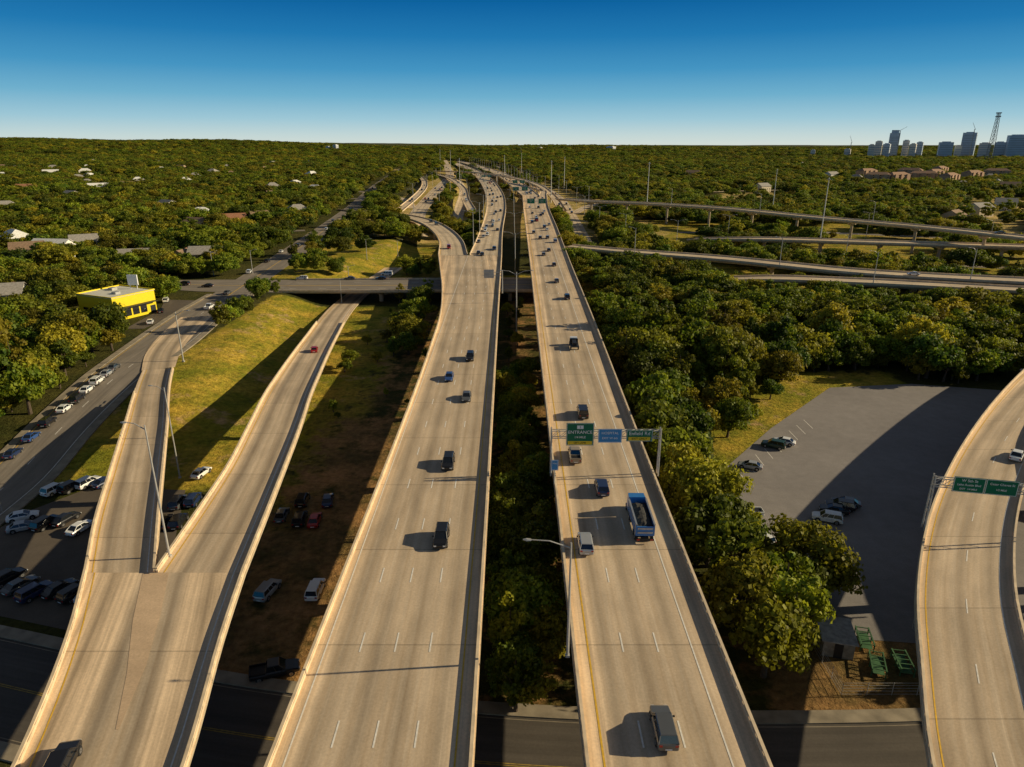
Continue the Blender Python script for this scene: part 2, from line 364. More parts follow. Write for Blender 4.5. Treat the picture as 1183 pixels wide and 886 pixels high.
# ---------------------------------------------------------------- ground roads
KD=None; GR=[]
DASH=(3,9)
hw=lambda k:(lambda w:w/2-k); hg=lambda k:(lambda w:-w/2+k)
ground_road("frontage_road","grey asphalt frontage road beside parked cars",Path.center([(-89,60,0,12),(-92,85,0,12),(-94,113,0,12),(-97,132,0,12),(-99,158,0,13),(-102,190,0,16),(-106.5,227,0,16),(-109,262,0,15)]),ASPH,[(0,0,DASH,0.15),(hw(.5),0,None,0.15),(hg(.5),1,None,0.15)],True)
ground_road("street","grey asphalt street running on past the intersection",Path.center([(-109,258,0.01,14),(-118,370,0.01,15),(-140,596,0.01,15),(-187,982,0.01,16),(-240,1500,0.01,16),(-300,2200,0.01,14)],6),ASPH,[(0,1,None,0.25)])
ground_road("cross_street","wide asphalt street meeting the bridge at the intersection",Path.center([(-330,312,0.02,12),(-200,292,0.02,12),(-150,283,0.02,16),(-118,279,0.02,26),(-90,278,0.02,26)],5),ASPH,[(0,1,None,0.3)])
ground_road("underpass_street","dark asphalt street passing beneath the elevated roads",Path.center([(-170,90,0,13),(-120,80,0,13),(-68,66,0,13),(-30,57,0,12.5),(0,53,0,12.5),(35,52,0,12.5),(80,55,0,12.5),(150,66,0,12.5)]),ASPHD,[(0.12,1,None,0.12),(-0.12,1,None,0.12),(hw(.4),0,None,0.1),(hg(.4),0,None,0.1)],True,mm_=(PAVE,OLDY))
ground_road("collector_road","pale concrete collector road beside the far highway",Path.center([(-62,470,0,10),(-76,560,0,13),(-86,700,0,14),(-92,823,0,15),(-112,1272,0,16),(-165,1831,0,16),(-245,2632,0,14)],8),FARC)
ground_road("collector_road","pale frontage road running through dry verge",Path.center([(46,400,0,9),(52,600,0,10),(56,800,0,11),(44,1100,0,12),(5,1600,0,13),(-60,2200,0,13)],8),FARC)
ground_road("collector_road","pale concrete lanes between the far carriageways",Path.center([(-44,560,0,8),(-52,700,0,10),(-60,874,0,11),(-88,1200,0,11)],8),FARC)
ground_road("collector_road","pale concrete lanes leaving the far frontage road",Path.center([(56,640,0.03,9),(78,720,0.03,9),(130,830,0.03,9),(240,930,0.03,9),(420,1000,0.03,9)],8),FARC)
ground_road("collector_road","pale concrete lanes curving off the far collector",Path.center([(-90,640,0.03,9),(-120,760,0.03,9),(-210,900,0.03,9),(-380,1020,0.03,9)],8),FARC)
ground_road("park_road","grey asphalt road curving through grass beneath flyovers",Path.center([(95,395,0,8),(150,385,0,8),(220,362,0,8),(330,330,0,8)],6),ASPH,[(0,1,None,0.2)])
ground_road("park_road","narrow asphalt road crossing far parkland",Path.center([(120,500,0,8),(200,505,0,9),(300,470,0,9),(420,440,0,9)],8),ASPH)
ground_road("neighbourhood_street","narrow asphalt street between neighbourhood oaks",Path.center([(-330,420,0,8),(-240,440,0,8),(-140,470,0,8)],8),ASPH)
ground_road("neighbourhood_street","narrow asphalt street between neighbourhood oaks",Path.center([(-520,700,0,9),(-350,720,0,9),(-158,760,0,9)],8),ASPH)
GR=[r for r in ROADS if r[3]]
KD=kdtree.KDTree(len(GR))
for i,r in enumerate(GR): KD.insert((r[0],r[1],0),i)
KD.balance()
def flat_poly(name,label,pts,mat,z,cat,parent=None):
    me=mkmesh(name,[(p[0],p[1],z) for p in pts],[tuple(range(len(pts)))],(mat,))
    if me.polygons[0].normal.z<0: me.flip_normals()
    uv=me.uv_layers.new(name="UVMap")
    for l in me.loops: p=me.vertices[l.vertex_index].co; uv.data[l.index].uv=(p.x,p.y)
    o=mkobj(name,me,parent)
    if parent is None: tag(o,label,cat,kind="structure")
    return o
LOTM=road_mat("lot_asphalt",(0.255,0.23,0.215),streak=0.12,iso=True)
LOT=[(83,168),(106,171),(126,166),(150,150),(150,110),(104,88),(72,78),(62,70),(44,72),(43.5,88),(37,102),(41,120),(58,141)]
lot=flat_poly("parking_lot","open grey asphalt parking lot beside trees",LOT,LOTM,0.03,"parking lot")
G=Geo()
for i in range(9):
    x=44+i*2.9; y=121+i*3.1
    G.box(x,x+0.12,y-5,y,0.034,0.038)
mkobj("lane_marking",G.mesh("lane_marking",(WHITE,)),lot)
LOT2M=road_mat("gravel_lot",(0.13,0.105,0.08),streak=0.25,iso=True)
flat_poly("parking_lot","dark worn asphalt parking lot beside the ramp",[(-125,88),(-90,82),(-52,72),(-46,73),(-53,92),(-60,112),(-78,113),(-84,104),(-86,92),(-125,104)],LOT2M,0.04,"parking lot")
flat_poly("parking_lot","small asphalt forecourt beside the yellow building",[(-122,209),(-116,209),(-115,250),(-130,252),(-124,236)],LOT2M,5.1,"parking lot")

# ---------------------------------------------------------------- elevated roads
pL=Path.edges([(-40,-20.8,-3.2,10),(44,-20.8,-3.4,10),(170,-21.3,-4.1,10),(205,-22.2,-4.3,10),(245,-25.4,-4.5,10),(290,-30.6,-4.7,10),(328,-35.2,-4.9,10)])
LMl=[((lambda k:(lambda w:w/2-1.5-3.65*k))(k),0,DASH,0.17) for k in (1,2,3)]+[((lambda w:w/2-1.5-3.65*4),0,None,0.16),(hw(1.5),1,None,0.16)]
bridge("long concrete elevated highway carrying oncoming traffic",pL,DECK_L,LMl,pier_step=34,name="elevated_highway")
pL2=Path.edges([(328.2,-20.3,-4.9,10),(400,-19.6,-5.6,10),(600,-21.5,-5.2,10),(750,-28,-8.5,9),(874,-35,-14,8),(1272,-66,-42,6),(1831,-132,-106,4),(2300,-196,-170,2.5),(2632,-246,-222,1)],8)
bridge("distant concrete highway curving away with traffic",pL2,FARC,[(0.0,0,DASH,0.2),(3.65,0,DASH,0.2),(-3.65,0,DASH,0.2)],pier_step=40,name="elevated_highway")
pC=Path.center([(-28.2,328.3,10,14.0),(-33,375,10,13),(-43.5,430,9.7,12.5),(-60,488,9,12.5),(-84,540,7.8,12.5),(-116,584,6.2,12),(-150,625,5.5,11)],5)
bridge("curved concrete slip ramp joining the elevated highway",pC,FARC,[(hw(.8),0,None,0.16),(hg(.8),1,None,0.16)],pier_step=30,detail_to=340,name="highway_ramp")
LMr=[((lambda k:(lambda w:-w/2+1.6+3.65*k))(k),0,DASH,0.17) for k in (1,2)]+[((lambda w:-w/2+1.6+3.65*3),0,None,0.16),(hg(1.6),1,None,0.18)]
pR=Path.edges([(-40,6.0,21.8,10),(44,6.3,21.9,10),(100,6.7,22.7,10),(200,7.3,24.6,10),(300,8,26,10),(437,8.7,28.5,10),(600,9.6,31,10),(735,11,36,10)])
bridge("long concrete elevated highway beneath green sign gantry",pR,DECK_R,LMr,pier_step=34,name="elevated_highway")
pR2=Path.edges([(735.2,10,28,10),(839,4,24,9),(1272,-26,-2,7),(1831,-92,-66,4.5),(2300,-156,-130,3),(2632,-206,-182,1)],8)
bridge("distant concrete carriageway curving toward the horizon",pR2,FARC,[(0,0,DASH,0.2)],pier_step=40,name="elevated_highway")
pD=Path.center([(32,735.3,10,8),(35,790,9.6,8),(34,870,8,8),(24,980,5,8),(16,1060,2,8)],6)
bridge("narrow concrete exit ramp leaving the far highway",pD,FARC,pier_step=35,detail_to=100,name="highway_ramp")
pG=Path.center([(-34,600,6,8),(-46,700,8.5,8),(-56,820,10,8),(-76,980,10,8),(-106,1180,8,8),(-150,1400,5,8),(-205,1650,3,8)],8)
bridge("pale concrete ramp rising beside the far carriageway",pG,FARC,[(0,0,DASH,0.2)],pier_step=40,detail_to=100,name="highway_ramp")
pG2=Path.center([(46,640,3,8),(44,760,7,8),(34,880,11.5,8),(2,1040,14,8),(-55,1220,14,8),(-128,1400,10,8),(-225,1600,6,8),(-345,1800,3,8)],8)
bridge("pale concrete flyover sweeping over the far highway",pG2,FARC,[(0,0,DASH,0.2)],pier_step=40,detail_to=100,name="flyover_ramp")
pG3=Path.center([(-98,600,5.5,8),(-100,720,8,8),(-108,860,9,8),(-128,1040,8,8),(-160,1250,6,8)],8)
bridge("pale concrete slip ramp along the far collector road",pG3,FARC,[(0,0,DASH,0.2)],pier_step=40,detail_to=100,name="highway_ramp")
pT=Path.edges([(-40,-33,-22.5,10),(0,-34,-23.5,10),(20,-37,-25,10),(44,-42.2,-27.7,10),(60,-47.6,-31.0,10),(72.0,-52.8,-33.1,10)])
trunk=bridge("concrete ramp trunk where two ramps merge",pT,RAMP,[(hw(1.3),0,None,0.15),(hg(1.2),1,None,0.15)],pier_step=30,name="highway_ramp")
gp=flat_poly("gore_area","",[(-45.6,71.9),(-42.4,71.9),(-39.6,64),(-37.2,56),(-35.6,48),(-35.9,48),(-38.6,55),(-42.2,63)],GORE,10.02,"",trunk); gp.matrix_parent_inverse=Matrix.Translation(trunk.location).inverted()
pA=Path.edges([(72.01,-52.8,-44.1,10),(84,-58.6,-49.6,9.8),(97,-64.2,-55.4,9.5),(112,-70.8,-62.2,8.7),(126,-77,-68.6,7.8),(140,-83.4,-75.3,6.7),(156,-90.4,-82.6,5.75),(168,-95.2,-87.6,5.3)])
bridge("wide concrete ramp descending to the frontage road",pA,RAMP,[(hw(1.0),0,None,0.15),(hg(0.9),1,None,0.15)],pier_step=26,name="highway_ramp",rend=(20,0))
ground_road("ramp_road","pale concrete foot of the ramp blending into the street",Path.center([(-91.2,167.5,0.25,7.8),(-97,182,0.1,9),(-102.5,203,0.03,10),(-106.5,225,0.03,10)],3),RAMP,cat="road")
pB=Path.edges([(72.01,-44.05,-33.1,10),(86,-45.2,-35.0,10),(100,-46.6,-37.0,9.9),(120,-50.2,-40.2,9.2),(139,-53.9,-43.7,8.3),(160,-57.3,-47.2,6.9),(180,-60.4,-50.5,5.4),(210,-64.8,-55.1,3.1),(241,-68.8,-59.2,1.3),(257,-70,-60.5,.75),(300,-69,-60,.4),(350,-65,-56,.4)])
bridge("broad concrete ramp descending beside grass bank to the underpass",pB,RAMP,[(hw(1.3),0,None,0.15),(hg(1.0),1,None,0.15)],pier_step=26,name="highway_ramp",rail_range=(0,120),girder=0.9)
pX=Path.center([(-92,278,5.16,25),(-60,278.5,5.2,25),(-5,280,5.2,25),(23,281,5.0,25)],5)
bridge("wide low concrete street bridge crossing beneath the highway",pX,ASPH,[(0,1,None,0.5),(6,0,DASH,0.2),(-6,0,DASH,0.2)],pier_step=26,name="street_bridge",girder=1.0)
pE=Path.edges([(-30,26,35.5,10),(0,26,36,10),(20,28.6,39.5,10),(44,35.6,46.8,10),(55.9,41.4,52.8,10),(65.6,46.4,58,10),(76.2,52.9,65,10),(87.2,60.6,73.3,10),(99.8,70.7,84,10),(120,88.5,103,10),(151,119,136,10),(200,175,195,10)])
bridge("curved concrete flyover ramp beside the parking lot",pE,DECK_R,[(hw(1.8),0,None,0.15),(hg(1.1),1,None,0.15),(0,0,DASH,0.15)],pier_step=33,name="flyover_ramp")
pE2=Path.edges([(-30,50,61,10),(20,60,71,10),(50,68,79,10),(72,74.5,89,10.5),(90,80.5,99,11),(105,89,111,11),(125,106,129,11),(155,137,162,11),(200,193,216,11)])
bridge("second curved concrete flyover ramp beyond the first",pE2,DECK_R,[(hw(1.3),0,None,0.15),(hg(1.1),1,None,0.15)],pier_step=33,name="flyover_ramp")
pF1=Path.center([(45,660,12,11),(73,602,14,12),(111,567,15,12),(154,521,15.5,12),(199,448,15.5,12),(234,400,15.5,12),(262,345,15.5,12),(300,250,15,12)],6)
bridge("high curving concrete flyover on tall piers",pF1,FARC,[(0,0,DASH,0.2)],pier_step=38,detail_to=100,name="flyover_ramp")
pF2=Path.center([(29.5,366,9,10),(50,352,9,11),(99,325,9,12),(149,288,9,12),(204,268,9,12),(300,245,9,12)],6)
bridge("low curved concrete slip ramp above dense trees",pF2,FARC,[(0,0,DASH,0.2)],pier_step=30,detail_to=100,name="flyover_ramp")
pF3=Path.center([(84,284,6.5,8),(100,279,8,10),(135,270,8.6,11),(191,250,9,11),(280,222,9,11)],6)
bridge("concrete slip ramp curving behind the treetops",pF3,FARC,[(0,0,DASH,0.2)],pier_step=30,detail_to=100,name="flyover_ramp")
pF4=Path.center([(110,425,5,11),(134,404,8,12),(200,382,9,12),(272,364,9,12),(360,340,9,12)],6)
bridge("short concrete overpass beneath the high flyover",pF4,FARC,[(0,0,DASH,0.2)],pier_step=30,detail_to=100,name="flyover_ramp")

# ---------------------------------------------------------------- vehicles
def section(y,w,b,t): return [(-w*.9,y,b),(-w,y,b+.14),(-w,y,t-.16),(-w*.9,y,t),(w*.9,y,t),(w,y,t-.16),(w,y,b+.14),(w*.9,y,b)]
def wheel_mesh(r=.34,wd=.24):
    G=Geo(); G.cone((-wd/2,0,0),(wd/2,0,0),r,r,16,0); G.cone((-wd/2-.012,0,0),(wd/2+.012,0,0),r*.62,r*.62,12,1); G.cone((-wd/2-.02,0,0),(wd/2+.02,0,0),r*.15,r*.15,8,0)
    return G.mesh("wheel",(TYRE,RIM))
PAINTS={}
def paint(n):
    cols={'black':(.012,.012,.014),'white':(.8,.8,.78),'silver':(.42,.43,.44),'grey':(.12,.125,.13),'blue':(.03,.08,.25),'red':(.4,.015,.012),'tan':(.33,.27,.19),'dark green':(.01,.05,.03),'dark blue':(.015,.03,.09)}
    if n not in PAINTS: PAINTS[n]=M("car_paint_"+n.replace(' ','_'),cols[n],.28,metal=.25 if n in('silver','grey') else 0,var=.04,coat=.6)
    return PAINTS[n]
DEF=paint('silver')
def car_template(kind):
    parts=[]
    if kind=='sedan': L=2.35;W=.91;st=[(-2.35,.74,.42,.72),(-2.28,.84,.32,.9),(-1.7,.9,.24,1.0),(-.9,.91,.22,.98),(.8,.91,.22,.95),(1.3,.9,.24,.92),(2.05,.86,.28,.78),(2.28,.8,.34,.68),(2.35,.7,.4,.6)];cab=(-1.95,1.15,-1.15,.25,.93,1.42,.83,.64);wy=(1.42,-1.4)
    elif kind=='suv': L=2.4;W=.96;st=[(-2.4,.82,.45,.95),(-2.34,.9,.36,1.1),(-1.7,.95,.3,1.14),(.8,.96,.28,1.12),(1.25,.95,.3,1.08),(2.1,.9,.32,.96),(2.33,.85,.38,.84),(2.4,.76,.44,.74)];cab=(-2.3,1.2,-2.0,.45,1.08,1.72,.88,.72);wy=(1.48,-1.45)
    elif kind=='van': L=2.55;W=.98;st=[(-2.55,.9,.45,1.1),(-2.5,.95,.36,1.2),(-1.7,.98,.3,1.2),(1.2,.98,.3,1.15),(1.6,.96,.3,1.08),(2.35,.9,.34,.9),(2.55,.8,.42,.75)];cab=(-2.48,1.75,-2.35,.9,1.15,1.95,.93,.8);wy=(1.6,-1.5)
    else: L=2.85;W=1.0;st=[(-2.85,.9,.5,1.0),(-2.8,.96,.42,1.02),(-1.2,.99,.36,1.02),(-.98,.99,.36,1.02),(-.95,.99,.34,1.12),(1.2,1.0,.34,1.1),(2.3,.96,.36,1.02),(2.75,.9,.4,.9),(2.85,.82,.46,.78)];cab=(-.95,1.35,-.7,.6,1.06,1.8,.9,.76);wy=(1.85,-1.75)
    G=Geo(); G.loft([section(*s) for s in st],0)
    for y in wy:
        for s in(-1,1): G.cone((s*(W-.10),y,.4),(s*(W+.008),y,.4),.43,.43,14,1)
    G.box(-.6,.6,L-.02,L+.03,.42,.55,1); G.box(-.3,.3,-L-.02,-L+.02,.5,.62,2)
    if kind=='pickup':
        G.box(-.78,.78,-2.7,-1.1,1.021,1.03,1)
        for s in(-1,1): G.box(*sorted((s*.8,s*.97)),-2.82,-.98,1.0,1.24,0)
        G.box(-.8,.8,-2.84,-2.76,1.0,1.24,0)
    y0,y1,t0,t1,zb,zt,wb,wt=cab
    rf=[(-wt-.03,t0-.04),(wt+.03,t0-.04),(wt+.03,t1+.04),(-wt-.03,t1+.04)]
    G.hexa([(a,b,zt) for a,b in rf],[(a*.9,b*.94+(t0+t1)*.03,zt+.07) for a,b in rf],0)
    cb=[(-wb,y0),(wb,y0),(wb,y1),(-wb,y1)]; ct=[(-wt,t0),(wt,t0),(wt,t1),(-wt,t1)]
    for i in range(4): G.cone((*cb[i],zb-.02),(*ct[i],zt+.01),.06,.05,5,0,False)
    for q in ((.42,.72) if kind in('suv','van') else (.5,)):
        for s in(-1,1):
            G.cone((s*(wb),y0+(y1-y0)*q,zb),(s*(wt),t0+(t1-t0)*q,zt),.045,.04,5,0,False)
    for s in (-1,1): G.box(*sorted((s*(wb+.04),s*(wb+.22))),y1-.55,y1-.42,zb+.02,zb+.15,1)
    parts.append(("body",G.mesh("body",(DEF,TRIM,SIGNW)),(0,0,0)))
    G=Geo(); G.hexa([(a,b,zb-.03) for a,b in cb],[(a,b,zt+.004) for a,b in ct],0); parts.append(("window",G.mesh("window",(GLASS,)),(0,0,0)))
    wm=wheel_mesh(.34 if kind=='sedan' else .38)
    for y in wy:
        for s in(-1,1): parts.append(("wheel",wm,(s*(W-.1),y,.34 if kind=='sedan' else .38)))
    hz=st[-2][3]-.14; tz=st[1][3]-.2
    G=Geo(); G.box(-.17,.17,-.05,.06,-.07,.08); hm=G.mesh("headlight",(HEADL,)); G=Geo(); G.box(-.14,.14,-.05,.05,-.1,.1); tm=G.mesh("taillight",(TAILL,))
    for s in(-1,1): parts.append(("headlight",hm,(s*.6,L-.04,hz))); parts.append(("taillight",tm,(s*.7,-L+.03,tz)))
    return parts
TPL={k:car_template(k) for k in('sedan','suv','van','pickup')}
def joined(kind):
    V=[];Fc=[];I=[];mats=[DEF,TRIM,SIGNW,GLASS,TYRE,RIM,HEADL,TAILL]
    for nm,me,loc in TPL[kind]:
        n=len(V); V+=[(v.co.x+loc[0],v.co.y+loc[1],v.co.z+loc[2]) for v in me.vertices]
        for p in me.polygons: Fc.append([n+i for i in p.vertices]); I.append(mats.index(me.materials[p.material_index]))
    return mkmesh("car",V,Fc,mats,I)
JOIN={k:joined(k) for k in TPL}
CARNAME={'sedan':'sedan car','suv':'tall estate car','van':'passenger van','pickup':'pickup truck'}
def place_car(kind,col,loc,head,where,group,parked=False,simple=False):
    nm={'sedan':'car','suv':'car','van':'van','pickup':'pickup_truck'}[kind]; nm=('parked_' if parked else '')+nm
    cat={'sedan':'car','suv':'car','van':'van','pickup':'pickup truck'}[kind]
    rot=(0,0,math.radians(head))
    if simple:
        o=mkobj(nm,JOIN[kind],None,loc,rot)
        o.material_slots[0].link='OBJECT'; o.material_slots[0].material=paint(col)
    else:
        o=mkobj(nm,None,None,loc,rot)
        for pn,me,pl in TPL[kind]:
            p=mkobj(pn,me,o,pl)
            if pn=='body': p.material_slots[0].link='OBJECT'; p.material_slots[0].material=paint(col)
    tag(o,f"{col} {CARNAME[kind]} {where}",cat,group); return o
HWL=[(510,621,'suv','black'),(518,534,'suv','black'),(519,434,'sedan','blue'),(539,457,'sedan','grey'),(543,411,'suv','black'),(557,291,'sedan','black'),(563,268,'suv','white'),(569,252,'sedan','black'),(553,276,'sedan','grey'),(571,244,'sedan','silver')]
for x,y,k,c in HWL:
    p=px(x,y+4,10.02); place_car(k,c,p,180,"driving on the elevated highway","cars driving on the elevated highway",simple=y<380)
HWR=[(766,842,'suv','grey',),(676,628,'suv','silver'),(695,563,'suv','dark blue'),(664,525,'pickup','tan'),(673,476,'van','black'),(655,341,'suv','black'),(640,303,'sedan','black'),(628,291,'sedan','grey'),(624,272,'suv','black'),(632,262,'sedan','white'),(619,251,'sedan','black'),(627,244,'suv','grey'),(634,286,'sedan','black'),(643,322,'sedan','grey'),(615,243,'sedan','black')]
for x,y,k,c in HWR:
    p=px(x,y+4,10.02); place_car(k,c,p,-1.0,"driving under the sign gantry highway","cars driving on the elevated highway",simple=y<380)
p=px(363,402,6.1); place_car('sedan','red',(p[0],p[1],float(np.interp(p[1],pB.C[:,1],pB.C[:,2]))+.02),12,"climbing the concrete ramp beside grass bank","cars driving on ramps",False)
p=px(72,890,10.02); place_car('suv','black',p,12,"on the merged concrete ramp","cars driving on ramps")
p=px(1174,529,10.02); place_car('sedan','white',p,-42,"driving on the curved flyover ramp","cars driving on ramps")
p=px(1055,318,9.02); place_car('sedan','white',p,70,"driving on the low flyover","cars driving on ramps",simple=True)
p=px(1155,270,15.5); place_car('sedan','grey',p,60,"driving on the high flyover","cars driving on ramps",simple=True)
for x,y,k,c,h in [(349,323,'suv','white',90),(447,318,'van','white',90),(440,323,'sedan','black',90),(404,323,'sedan','grey',90)]:
    p=px(x,y,5.22); place_car(k,c,p,h,"crossing the low street bridge","cars on the street bridge",simple=True)
for x,y,k,c,h in [(242,357,'pickup','white',5),(213,330,'suv','black',80),(288,316,'suv','white',10),(300,327,'sedan','silver',90),(263,340,'sedan','grey',0),(325,292,'sedan','white',5),(345,285,'suv','grey',3),(385,258,'sedan','white',3),(405,243,'suv','black',3),(418,232,'sedan','white',3),(309,303,'suv','black',3),(181,329,'sedan','white',95),(240,332,'sedan','black',90)]:
    p=pxg(x,y); place_car(k,c,(p[0],p[1],p[2]+.18),h,"at the plateau intersection street","cars on the streets",simple=y<330)
for x,y,k,c in [(16,527,'sedan','dark blue'),(37,508,'sedan','blue'),(56,491,'suv','black'),(75,475,'sedan','white'),(90,464,'suv','black'),(101,453,'sedan','white'),(113,443,'suv','white'),(124,434,'sedan','silver'),(132,427,'sedan','grey')]:
    p=pxg(x,y); place_car(k,c,(p[0],p[1],p[2]+.16),7,"parked along the frontage road kerb","cars parked along the kerb",True)
for x,y,k,c,h in [(65,569,'suv','white',-20),(103,561,'suv','white',-20),(27,600,'sedan','white',-60),(28,612,'sedan','silver',-60),(54,608,'suv','black',-15),(77,603,'sedan','black',-15),(94,613,'sedan','white',-15),(122,603,'sedan','silver',-15),(84,566,'suv','black',-20),(122,560,'sedan','dark blue',-20),(10,672,'suv','black',-25),(25,680,'sedan','grey',-25),(42,688,'suv','dark blue',-25),(70,684,'sedan','black',-25),(89,689,'suv','black',-25),(108,690,'sedan','white',-25)]:
    p=pxg(x,y); place_car(k,c,(p[0],p[1],p[2]+.07),h,"parked in the shaded lot beside ramp","cars parked in the shaded lot",True)
for x,y,k,c,h in [(233,549,'sedan','white',-10),(206,584,'suv','grey',5),(224,581,'suv','dark blue',5),(190,606,'sedan','black',5),(207,606,'suv','black',5),(350,581,'suv','black',5),(379,581,'sedan','dark blue',10),(326,598,'sedan','grey',5),(347,603,'suv','black',5),(364,604,'sedan','red',5),(310,686,'suv','silver',-12),(365,685,'suv','white',0),(318,779,'pickup','black',-72)]:
    p=pxg(x,y); place_car(k,c,(p[0],p[1],p[2]+.03),h,"parked on dirt beneath the ramps","cars parked beneath the ramps",True)
for x,y,k,c,h in [(866,541,'sedan','silver',65),(893,517,'suv','dark green',60),(905,513,'sedan','white',60),(861,596,'pickup','white',88),(879,625,'suv','white',20),(955,602,'suv','white',68),(963,592,'sedan','black',68),(970,588,'suv','black',68),(977,584,'sedan','grey',68)]:
    p=pxg(x,y); place_car(k,c,(p[0],p[1],p[2]+.05),h,"parked on the open asphalt lot","cars parked in the open lot",True)
for x,y,k,c,h in [(186,361,'sedan','black',20),(192,349,'suv','white',20),(174,374,'sedan','white',20)]:
    p=pxg(x,y); place_car(k,c,(p[0],p[1],p[2]+.12),h,"parked beside the yellow building","cars parked beside the building",True)
cl=['black','white','silver','grey','dark blue','black','red','white']
def traffic(path,n,hd,Lp,lo=4,dz=.02):
    for i in range(n):
        d=lo+(Lp-lo)*random.random()**1.1; w_=float(np.interp(d,path.s,path.w)); k=max(1,int(w_*.8/3.65)); o=(random.randrange(k)-(k-1)/2)*3.65; x,y,z=path.at(d,o,dz); x2,y2,_=path.at(d+3,o)
        if dz>1: z=float(T(x,y))+.15
        h=math.degrees(math.atan2(float(y2-y),float(x2-x)))-90+hd
        place_car(random.choice(['sedan','suv','suv','van']),random.choice(cl),(float(x),float(y),float(z)),h,"in distant highway traffic","cars in distant highway traffic",simple=True)
traffic(pL2,80,180,1700); traffic(pR2,70,0,1400); traffic(pR,18,0,760,400); traffic(pC,3,180,250); traffic(pG,6,180,700); traffic(pG2,6,0,700); traffic(pG3,4,180,500)
def gpath(rows): return Path.center(rows,8)
traffic(gpath([(-86,700,0,14),(-92,823,0,15),(-112,1272,0,16),(-165,1831,0,16)]),24,180,1100,dz=2)
traffic(gpath([(52,600,0,10),(56,800,0,11),(44,1100,0,12)]),8,0,480,dz=2)
traffic(gpath([(-118,370,0,14),(-140,596,0,13),(-187,982,0,13),(-240,1500,0,13)]),10,0,900,dz=2)
def box_truck(loc,head):
    o=mkobj("dump_truck",None,None,loc,(0,0,math.radians(head))); tag(o,"blue and silver dump truck carrying dark load on highway","truck")
    bl=M("truck_blue",(.03,.18,.50),.35,var=.08,coat=.4); sv=M("truck_silver",(.42,.44,.46),.35,metal=.5,var=.15); ld=M("truck_load",(.05,.048,.045),.95,var=.5,nscale=2.5)
    G=Geo(); G.hexa([(-1.2,2.6,.7),(1.2,2.6,.7),(1.2,4.2,.7),(-1.2,4.2,.7)],[(-1.15,2.6,2.9),(1.15,2.6,2.9),(1.1,3.8,2.9),(-1.1,3.8,2.9)]); G.hexa([(-1,4.2,.7),(1,4.2,.7),(.9,5.3,.7),(-.9,5.3,.7)],[(-.95,4.1,1.75),(.95,4.1,1.75),(.8,5.2,1.5),(-.8,5.2,1.5)]); mkobj("cab",G.mesh("cab",(bl,)),o)
    G=Geo(); G.hexa([(-1,4.2,1.85),(1,4.2,1.85),(1,4.25,1.85),(-1,4.25,1.85)],[(-.95,3.85,2.75),(.95,3.85,2.75),(.95,3.93,2.75),(-.95,3.93,2.75)]); mkobj("windscreen",G.mesh("windscreen",(GLASS,)),o)
    G=Geo(); G.box(-1.25,-1.13,-4.7,2.3,1.1,2.75,0); G.box(1.13,1.25,-4.7,2.3,1.1,2.75,0); G.box(-1.12,1.12,2.18,2.3,1.1,3.1,0); G.box(-1.12,1.12,-4.7,-4.58,1.1,2.5,0); G.box(-1.12,1.12,-4.57,2.17,1.1,1.2,0)
    G.box(-1.0,1.0,-4.76,-4.705,1.5,1.7,1); G.box(-1.0,1.0,-4.76,-4.705,2.1,2.3,1)
    for s in(-1,1):
        G.box(*sorted((s*1.08,s*1.3)),-4.72,2.32,2.752,2.88,1)
        for i in range(6): y=-4.4+i*1.25; G.box(*sorted((s*1.252,s*1.33)),y,y+.12,1.15,2.74,1)
    mkobj("bed",G.mesh("bed",(bl,sv)),o)
    L=Geo(); nx_=7;ny2=17; r_=random.Random(3)
    for j in range(ny2):
        for i in range(nx_): u=i/(nx_-1);v_=j/(ny2-1); L.V.append((-1.1+2.2*u,-4.5+6.6*v_,2.25+.55*math.sin(math.pi*u)*math.sin(math.pi*v_)**.5+r_.uniform(-.08,.08)))
    for j in range(ny2-1):
        for i in range(nx_-1): a=j*nx_+i; L.F.append((a,a+1,a+nx_+1,a+nx_)); L.I.append(0)
    mkobj("load",L.mesh("load",(ld,)),o)
    G=Geo(); G.box(-.5,.5,-4.8,4.8,.65,.95); G.box(-1.2,1.2,-4.95,-4.8,.5,.75); G.box(-1.24,-1.0,-4.5,-1.6,1.02,1.08); G.box(1.0,1.24,-4.5,-1.6,1.02,1.08); mkobj("chassis",G.mesh("chassis",(TRIM,)),o)
    wm=wheel_mesh(.5,.4)
    for y in (4.2,1.2,-2.6,-3.8):
        for s in(-1,1): mkobj("wheel",wm,o,(s*1.03,y,.5))
    G=Geo(); G.box(-.2,.2,-.03,.03,-.1,.1); tm=G.mesh("taillight",(TAILL,))
    for s in(-1,1): mkobj("taillight",tm,o,(s*.9,-4.98,.65))
p=px(738,606,10.02); box_truck(p,-1)
